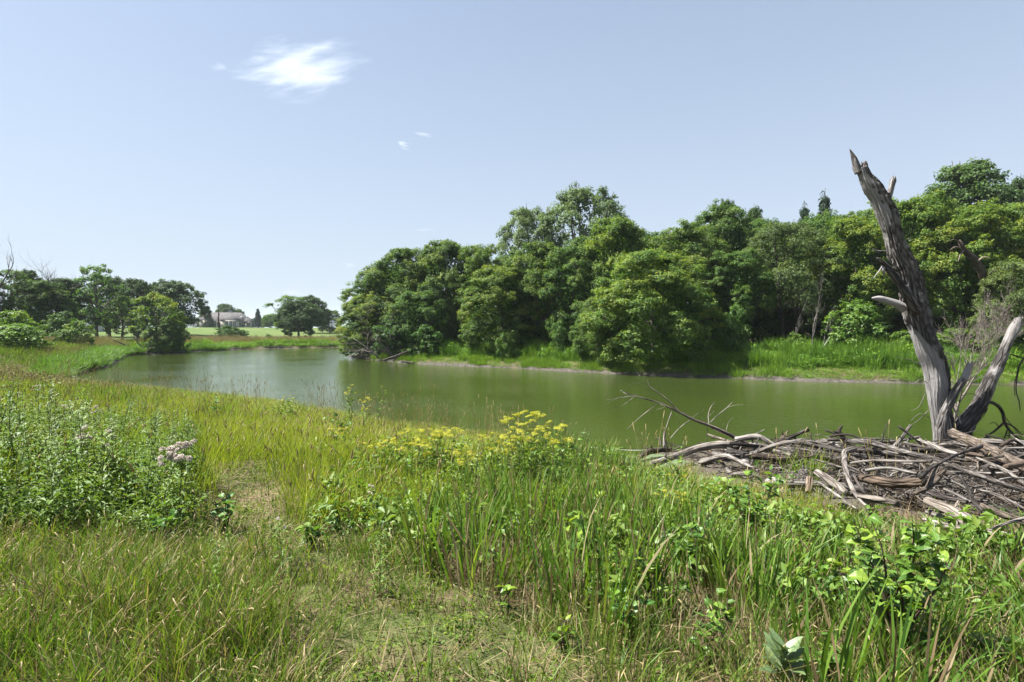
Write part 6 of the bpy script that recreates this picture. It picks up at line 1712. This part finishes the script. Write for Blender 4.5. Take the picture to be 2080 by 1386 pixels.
# fine wood debris between them
def debris_clump(seed):
    rs_ = np.random.default_rng(seed); mb = MB()
    for k in range(16):
        L = rs_.uniform(.06, .28); p = np.r_[rs_.normal(size=2) * .14, rs_.uniform(0, .08)]; d = np.r_[rs_.normal(size=2), rs_.normal() * .25]; d /= np.linalg.norm(d)
        tube(mb, np.array([p - d * L / 2, p + rs_.normal(size=3) * .01, p + d * L / 2]), np.array([.8, 1, .4]) * rs_.uniform(.003, .012), 4, seed=k, cap=False)
    return mb.build('debris', [DRIFT if seed % 3 else BROWNWOOD])
deb = [debris_clump(800 + k) for k in range(6)]
pts = field(rs, 4200, 2.6, 16, 6, 15.2, lambda x, y, d: piled(x, y) * .45 * (d > -.1) * (.25 + .75 * smooth01((x - 4.9 - .06 * (y - 8)) / .8)))
pts = (pts[0], pts[1], pts[2] + rs.uniform(0, .12, len(pts[0])), pts[3])
put('wood_debris', 'small broken twigs and bark between the driftwood logs', 'debris', deb, pts, rs, .7, 1.4, 0.0, .3).color = (.7, .68, .66, 1)
# slab of sawn wood and grass tuft on the pile
p = hit(1623, 982, .12); mb = MB(); mb.box(-.16, .16, -.24, .24, -.02, .02)
o = link('wood_slab', mb.build('wood_slab', DRIFT, False), None, p + Vector((0, 0, .06)), (R(28), R(-22), R(-30)), (1, 1, 1), (1.5, 1.48, 1.5)); tag(o, 'pale flat slab of wood propped up at the left front of the pile', 'slab')
tuft_v = [blades(850 + k, 60, .22, .62, .5, .008, .3, .9, GR_FRESH, 4, .03, GR_DRY) for k in range(2)]
for (px, base, sc, lab) in ((1630, 985, 1.35, 'bright green grass tuft growing on the driftwood pile'), (1545, 955, .75, 'smaller grass tuft in the silt left of the bright one'), (1652, 960, .8, 'low green weed behind the bright grass tuft')):
    p = hit(px, base, 0); o = root('grass_tuft', p, lab, 'grass tuft', None, .4, (sc,) * 3)
    link('blades', tuft_v[int(px) % 2], o, kind='stuff', color=(1.3, 1.3, .9)); 
    o2 = link('blades', tuft_v[(int(px) + 1) % 2], o, (.12, .05, 0), kind='stuff', color=(1.3, 1.3, .9))
# rocks on the silt and at the cove
STONE = plainmat('pale_stone', (.42, .39, .36), .85, .2, (9.0, .35), .5)
def rock_mesh(seed):
    rs_ = np.random.default_rng(seed); n, m = 12, 8; V = []
    for i in range(m + 1):
        t = math.pi * i / m
        for j in range(n):
            a = 2 * math.pi * j / n; d = np.array([math.sin(t) * math.cos(a), math.sin(t) * math.sin(a), math.cos(t)])
            k = .72 + .6 * float(fbm(d[0] * 1.1 + seed, d[1] * 1.1 + d[2] * 1.3, 3)); V.append(d * k)
    Q = [(i * n + j, (i + 1) * n + j, (i + 1) * n + (j + 1) % n, i * n + (j + 1) % n) for i in range(m) for j in range(n)]
    mb = MB(); mb.add(V, quads=Q); return mb.build('rock', STONE, False)
RK = [rock_mesh(k) for k in range(4)]
def rock(px, py, w, label, k, group, color=(1, 1, 1)):
    p = hit(px, py, 0); r = w / FPX * p.y * .5
    o = link('rock', RK[k % 4], None, (p.x, p.y, p.z + r * .3), (0, 0, k * 1.3), (r, r * .8, r * .6), color)
    tag(o, label, 'rock', group)
CV = 'rocks in the left cove'
rock(134, 768, 16, 'leftmost grey rock at the water in the left cove', 0, CV); rock(145, 771, 18, 'largest grey rock at the water in the left cove', 1, CV); rock(156, 774, 14, 'low pale rock reaching furthest into the left cove', 2, CV); rock(140, 762, 12, 'small rock on top of the left cove rocks', 3, CV)
PR = 'pale rocks beside the driftwood pile'
rock(1572, 985, 34, 'white-grey rock in the grass below the slab of wood', 0, PR, (1.3, 1.28, 1.28)); rock(1590, 1003, 22, 'small white rock right below the white-grey one', 1, PR, (1.2, 1.2, 1.2)); rock(1515, 940, 20, 'pale rock on the silt by the smaller grass tuft', 2, PR, (1.2, 1.1, 1.0)); rock(1672, 912, 26, 'rounded rock at the back of the pile right of the grass tuft', 3, PR, (1.1, 1.05, 1.0)); rock(1530, 930, 16, 'brown stone among the silt left of the pile', 1, PR, (.8, .7, .6)); rock(1560, 950, 15, 'small brown stone below the grey log by the tuft', 2, PR, (.7, .62, .55))
# driftwood in the far cove by the ragged tree
FC = 'driftwood at the far left cove'
L1 = dict(sc=4.952, ox=0, oy=540, group=FC)
log([(1140, 748, 8), (1240, 790, 16), (1330, 825, 18), (1390, 850, 20)], 1.0, .5, 'dark fallen trunk pointing up left out of the far left bank', DARKWOOD, (1.5, 1.4, 1.3), Yfix=(69, 70), **L1)
log([(1290, 800, 8), (1320, 820, 10), (1340, 840, 10)], .6, .4, 'short dark fork of the fallen trunk on the far left bank', DARKWOOD, (1.5, 1.4, 1.3), Yfix=(69.5, 69.8), **L1)
log([(1290, 890, 16), (1480, 885, 20), (1620, 890, 16)], .1, .1, 'grey log lying in the shallows below the ragged tree', DRIFT, (.8, .75, .72), Yfix=(70, 71), **L1)
log([(1560, 880, 10), (1720, 882, 12), (1880, 882, 8)], .1, .1, 'thin pale log reaching out over the water from the far cove', DRIFT, (1.2, 1.15, 1.1), Yfix=(71, 72), **L1)
log([(1310, 910, 16), (1480, 905, 18), (1570, 895, 14)], .1, .1, 'dark log in front of the ragged tree roots', DRIFT, (.6, .55, .5), Yfix=(69.5, 70), **L1)
log([(1470, 900, 20), (1490, 860, 18), (1520, 820, 12)], .1, .1, 'tangled root standing up from the far cove driftwood', DRIFT, (.75, .7, .66), Yfix=(70.5, 70.5), **L1)
log([(1630, 890, 8), (1632, 870, 10), (1628, 855, 6)], .1, .1, 'small dark stub upright on the far cove driftwood', DARKWOOD, Yfix=(71, 71), **L1)
C5 = dict(sc=6.5, ox=380, oy=590, group=FC)
log([(235, 755, 8), (250, 715, 8), (262, 690, 4)], .1, .1, 'dark twig sticking up from the shore before the lawn', DARKWOOD, Yfix=(86, 86), **C5)
# driftwood at the tip of the wood
TIPG = 'driftwood at the tip of the wood'
W5 = dict(sc=2.971, ox=640, oy=360, group=TIPG)
log([(410, 1105, 10), (470, 1085, 14), (540, 1060, 12)], .1, .2, 'dark root mass at the water edge under the grey dead branches', DRIFT, (.6, .55, .52), Yfix=(53.5, 53), **W5)
log([(470, 1110, 12), (510, 1075, 12), (560, 1050, 10)], .1, .2, 'brown branch rising from the water edge at the tip of the wood', DRIFT, (.8, .7, .62), Yfix=(53.2, 53), **W5)
log([(520, 1110, 10), (560, 1118, 14), (610, 1122, 8)], .1, .1, 'pale stick lying on the mud right of the roots at the tip of the wood', DRIFT, (1.5, 1.4, 1.3), Yfix=(52, 52.3), **W5)
# scum line and algae on the water
FOAM = plainmat('pale_scum', (.26, .29, .21), .9, .1, (5.0, .3))
ALG = plainmat('green_algae_film', (.13, .185, .085), .6, .3, (5.0, .35))
def sheet(name, pts, mat, z, label, cat):
    c = np.mean(pts, axis=0); n = len(pts); rs_ = np.random.default_rng(5)
    P, _ = resample([*pts, pts[0]], 160); P = P[:-1]; q_ = P - c; P = c + q_ * (.45 + 1.1 * fbm(P[:, 0] * 2.2, P[:, 1] * 2.2 + 3, 4))[:, None]
    V = np.vstack([np.c_[P, np.full(len(P), z)], [c[0], c[1], z]]); k = len(P)
    mb = MB(); mb.add(V, tris=[(k, i, (i + 1) % k) for i in range(k)]); return tag(link(name, mb.build(name, mat, False)), label, cat, None, 'stuff')
sheet('algae', [(2.4, 13.6), (3.0, 13.0), (3.7, 12.6), (4.5, 13.1), (4.3, 13.8), (3.4, 14.3)], ALG, .006, 'pale green algae film on the small inlet by the driftwood', 'algae')
sheet('scum', [(1.5, 15.45), (2.2, 15.1), (2.9, 14.8), (3.5, 14.95), (2.9, 14.93), (2.2, 15.24)], FOAM, .005, 'pale scum line floating at the water edge by the driftwood', 'scum')
# bits lying on the path
p = hit(517, 1126, 0)
o = root('dead_leaf_bundle', p + Vector((0, 0, .03)), 'curled tan dead grass bundle lying on the trodden path', 'dead grass')
mb = MB()
for k in range(14):
    a = rs.normal(0, .25); tube(mb, resample([(-.09 + rs.normal() * .01, a * .06, rs.normal() * .006), (0, a * .1 + rs.normal() * .01, .02), (.10 + rs.normal() * .02, a * .18, rs.normal() * .01)], 5)[0], .003, 4, tint=.5 + rs.normal() * .15, along=1.0)
link('stalks', mb.build('stalks', GR_DRY), o, kind='stuff', color=(1.2, 1.0, .8))
for (px, py, lab) in ((598, 1122, 'grey curled dead leaf on the path beside the jagged weed'), (776, 1181, 'pale bleached wood chip at the edge of the reed grass')):
    p = hit(px, py, 0); o = link('dead_leaf', ovate(77, .6, .7, .9, 8, GR_DRY), None, p + Vector((-.03, 0, .03)), (.3, .2, 1.2), (.085,) * 3, (1.5, 1.6, 1.7)); tag(o, lab, 'dead leaf')
# ------------------------------------------------------------------ clouds
def cloud_material(name, dens, scale, thr, seed):
    m, nt, out = newmat(name)
    tcn = node(nt, 'ShaderNodeTexCoord')
    mp = node(nt, 'ShaderNodeMapping'); mp.inputs['Location'].default_value = (seed, seed * .7, seed * .3); mp.inputs['Rotation'].default_value = (0, R(12), 0); mp.inputs['Scale'].default_value = (.62, 1, 1.25)
    nt.links.new(tcn.outputs['Object'], mp.inputs[0])
    n1 = node(nt, 'ShaderNodeTexNoise', in_Scale=scale, in_Detail=7.0, in_Roughness=.62, in_Distortion=.35)
    nt.links.new(mp.outputs[0], n1.inputs['Vector'])
    ln = node(nt, 'ShaderNodeVectorMath', operation='LENGTH')
    nt.links.new(tcn.outputs['Object'], ln.inputs[0])
    fall = math_(nt, 'SUBTRACT', 1.0, ln.outputs['Value'])
    d = math_(nt, 'SUBTRACT', math_(nt, 'ADD', n1.outputs[0], math_(nt, 'MULTIPLY', fall, .32)), thr)
    d = math_(nt, 'MULTIPLY', d, dens)
    d = math_(nt, 'MULTIPLY', math_(nt, 'MAXIMUM', d, 0.0), math_(nt, 'MULTIPLY', fall, 4.0, True))
    v = node(nt, 'ShaderNodeVolumePrincipled')
    v.inputs['Color'].default_value = (1, 1, 1, 1)
    v.inputs['Anisotropy'].default_value = .6
    nt.links.new(d, v.inputs['Density'])
    nt.links.new(v.outputs[0], out.inputs['Volume'])
    return m
def ellipsoid(name, mat):
    mb = MB(); n, m = 16, 10
    V = []
    for i in range(m + 1):
        t = math.pi * i / m
        for j in range(n): V.append((math.sin(t) * math.cos(2 * math.pi * j / n), math.sin(t) * math.sin(2 * math.pi * j / n), math.cos(t)))
    Q = [(i * n + j, (i + 1) * n + j, (i + 1) * n + (j + 1) % n, i * n + (j + 1) % n) for i in range(m) for j in range(n)]
    mb.add(V, quads=Q); return mb.build(name, mat)
def cloud(px, py, w, h, Y, label, dens, scale, thr, seed, tilt=0.0):
    p = at(px, py, Y); k = Y / FPX
    o = link('cloud', ellipsoid('cloud', cloud_material('cloud_vapour', dens, scale, thr, seed)), None, p, (0, tilt, 0), (w / 2 * k, h / 2 * k * 1.1, h / 2 * k))
    return tag(o, label, 'cloud')
cloud(610, 138, 300, 140, 1500, 'large ragged white cloud high on the left of the sky', .032, 2.6, .615, 3.1, R(-7))
cloud(447, 136, 60, 40, 1500, 'faint small wisp left of the large white cloud', .02, 1.8, .68, 5.2)
cloud(815, 294, 60, 28, 1500, 'small white cloud wisp below right of the large cloud, lower of two', .2, 1.4, .68, 1.2, R(14))
cloud(862, 273, 70, 16, 1500, 'thin white streak of cloud just above the small wisp', .2, 1.4, .68, 7.7, R(8))
cloud(585, 597, 90, 30, 2500, 'low flat white cloud above the far lawn trees', .02, 1.4, .66, 2.2)
cloud(708, 540, 46, 20, 2500, 'tiny faint cloud left of the top of the wood', .03, 1.4, .66, 4.4)
cloud(858, 467, 70, 16, 2500, 'faint flat streak of cloud above the left part of the wood', .02, 1.4, .66, 6.4)
# ------------------------------------------------------------------ thin summer haze
m, nt, out = newmat('summer_haze')
v = node(nt, 'ShaderNodeVolumePrincipled'); v.inputs['Color'].default_value = (.86, .93, 1, 1); v.inputs['Density'].default_value = 0.00014; v.inputs['Anisotropy'].default_value = .0
nt.links.new(v.outputs[0], out.inputs['Volume'])
mb = MB(); mb.box(-3300, 3300, -3300, 3300, -3, 60)
tag(link('haze', mb.build('haze', m, False)), 'thin pale summer haze', 'haze', None, 'stuff')
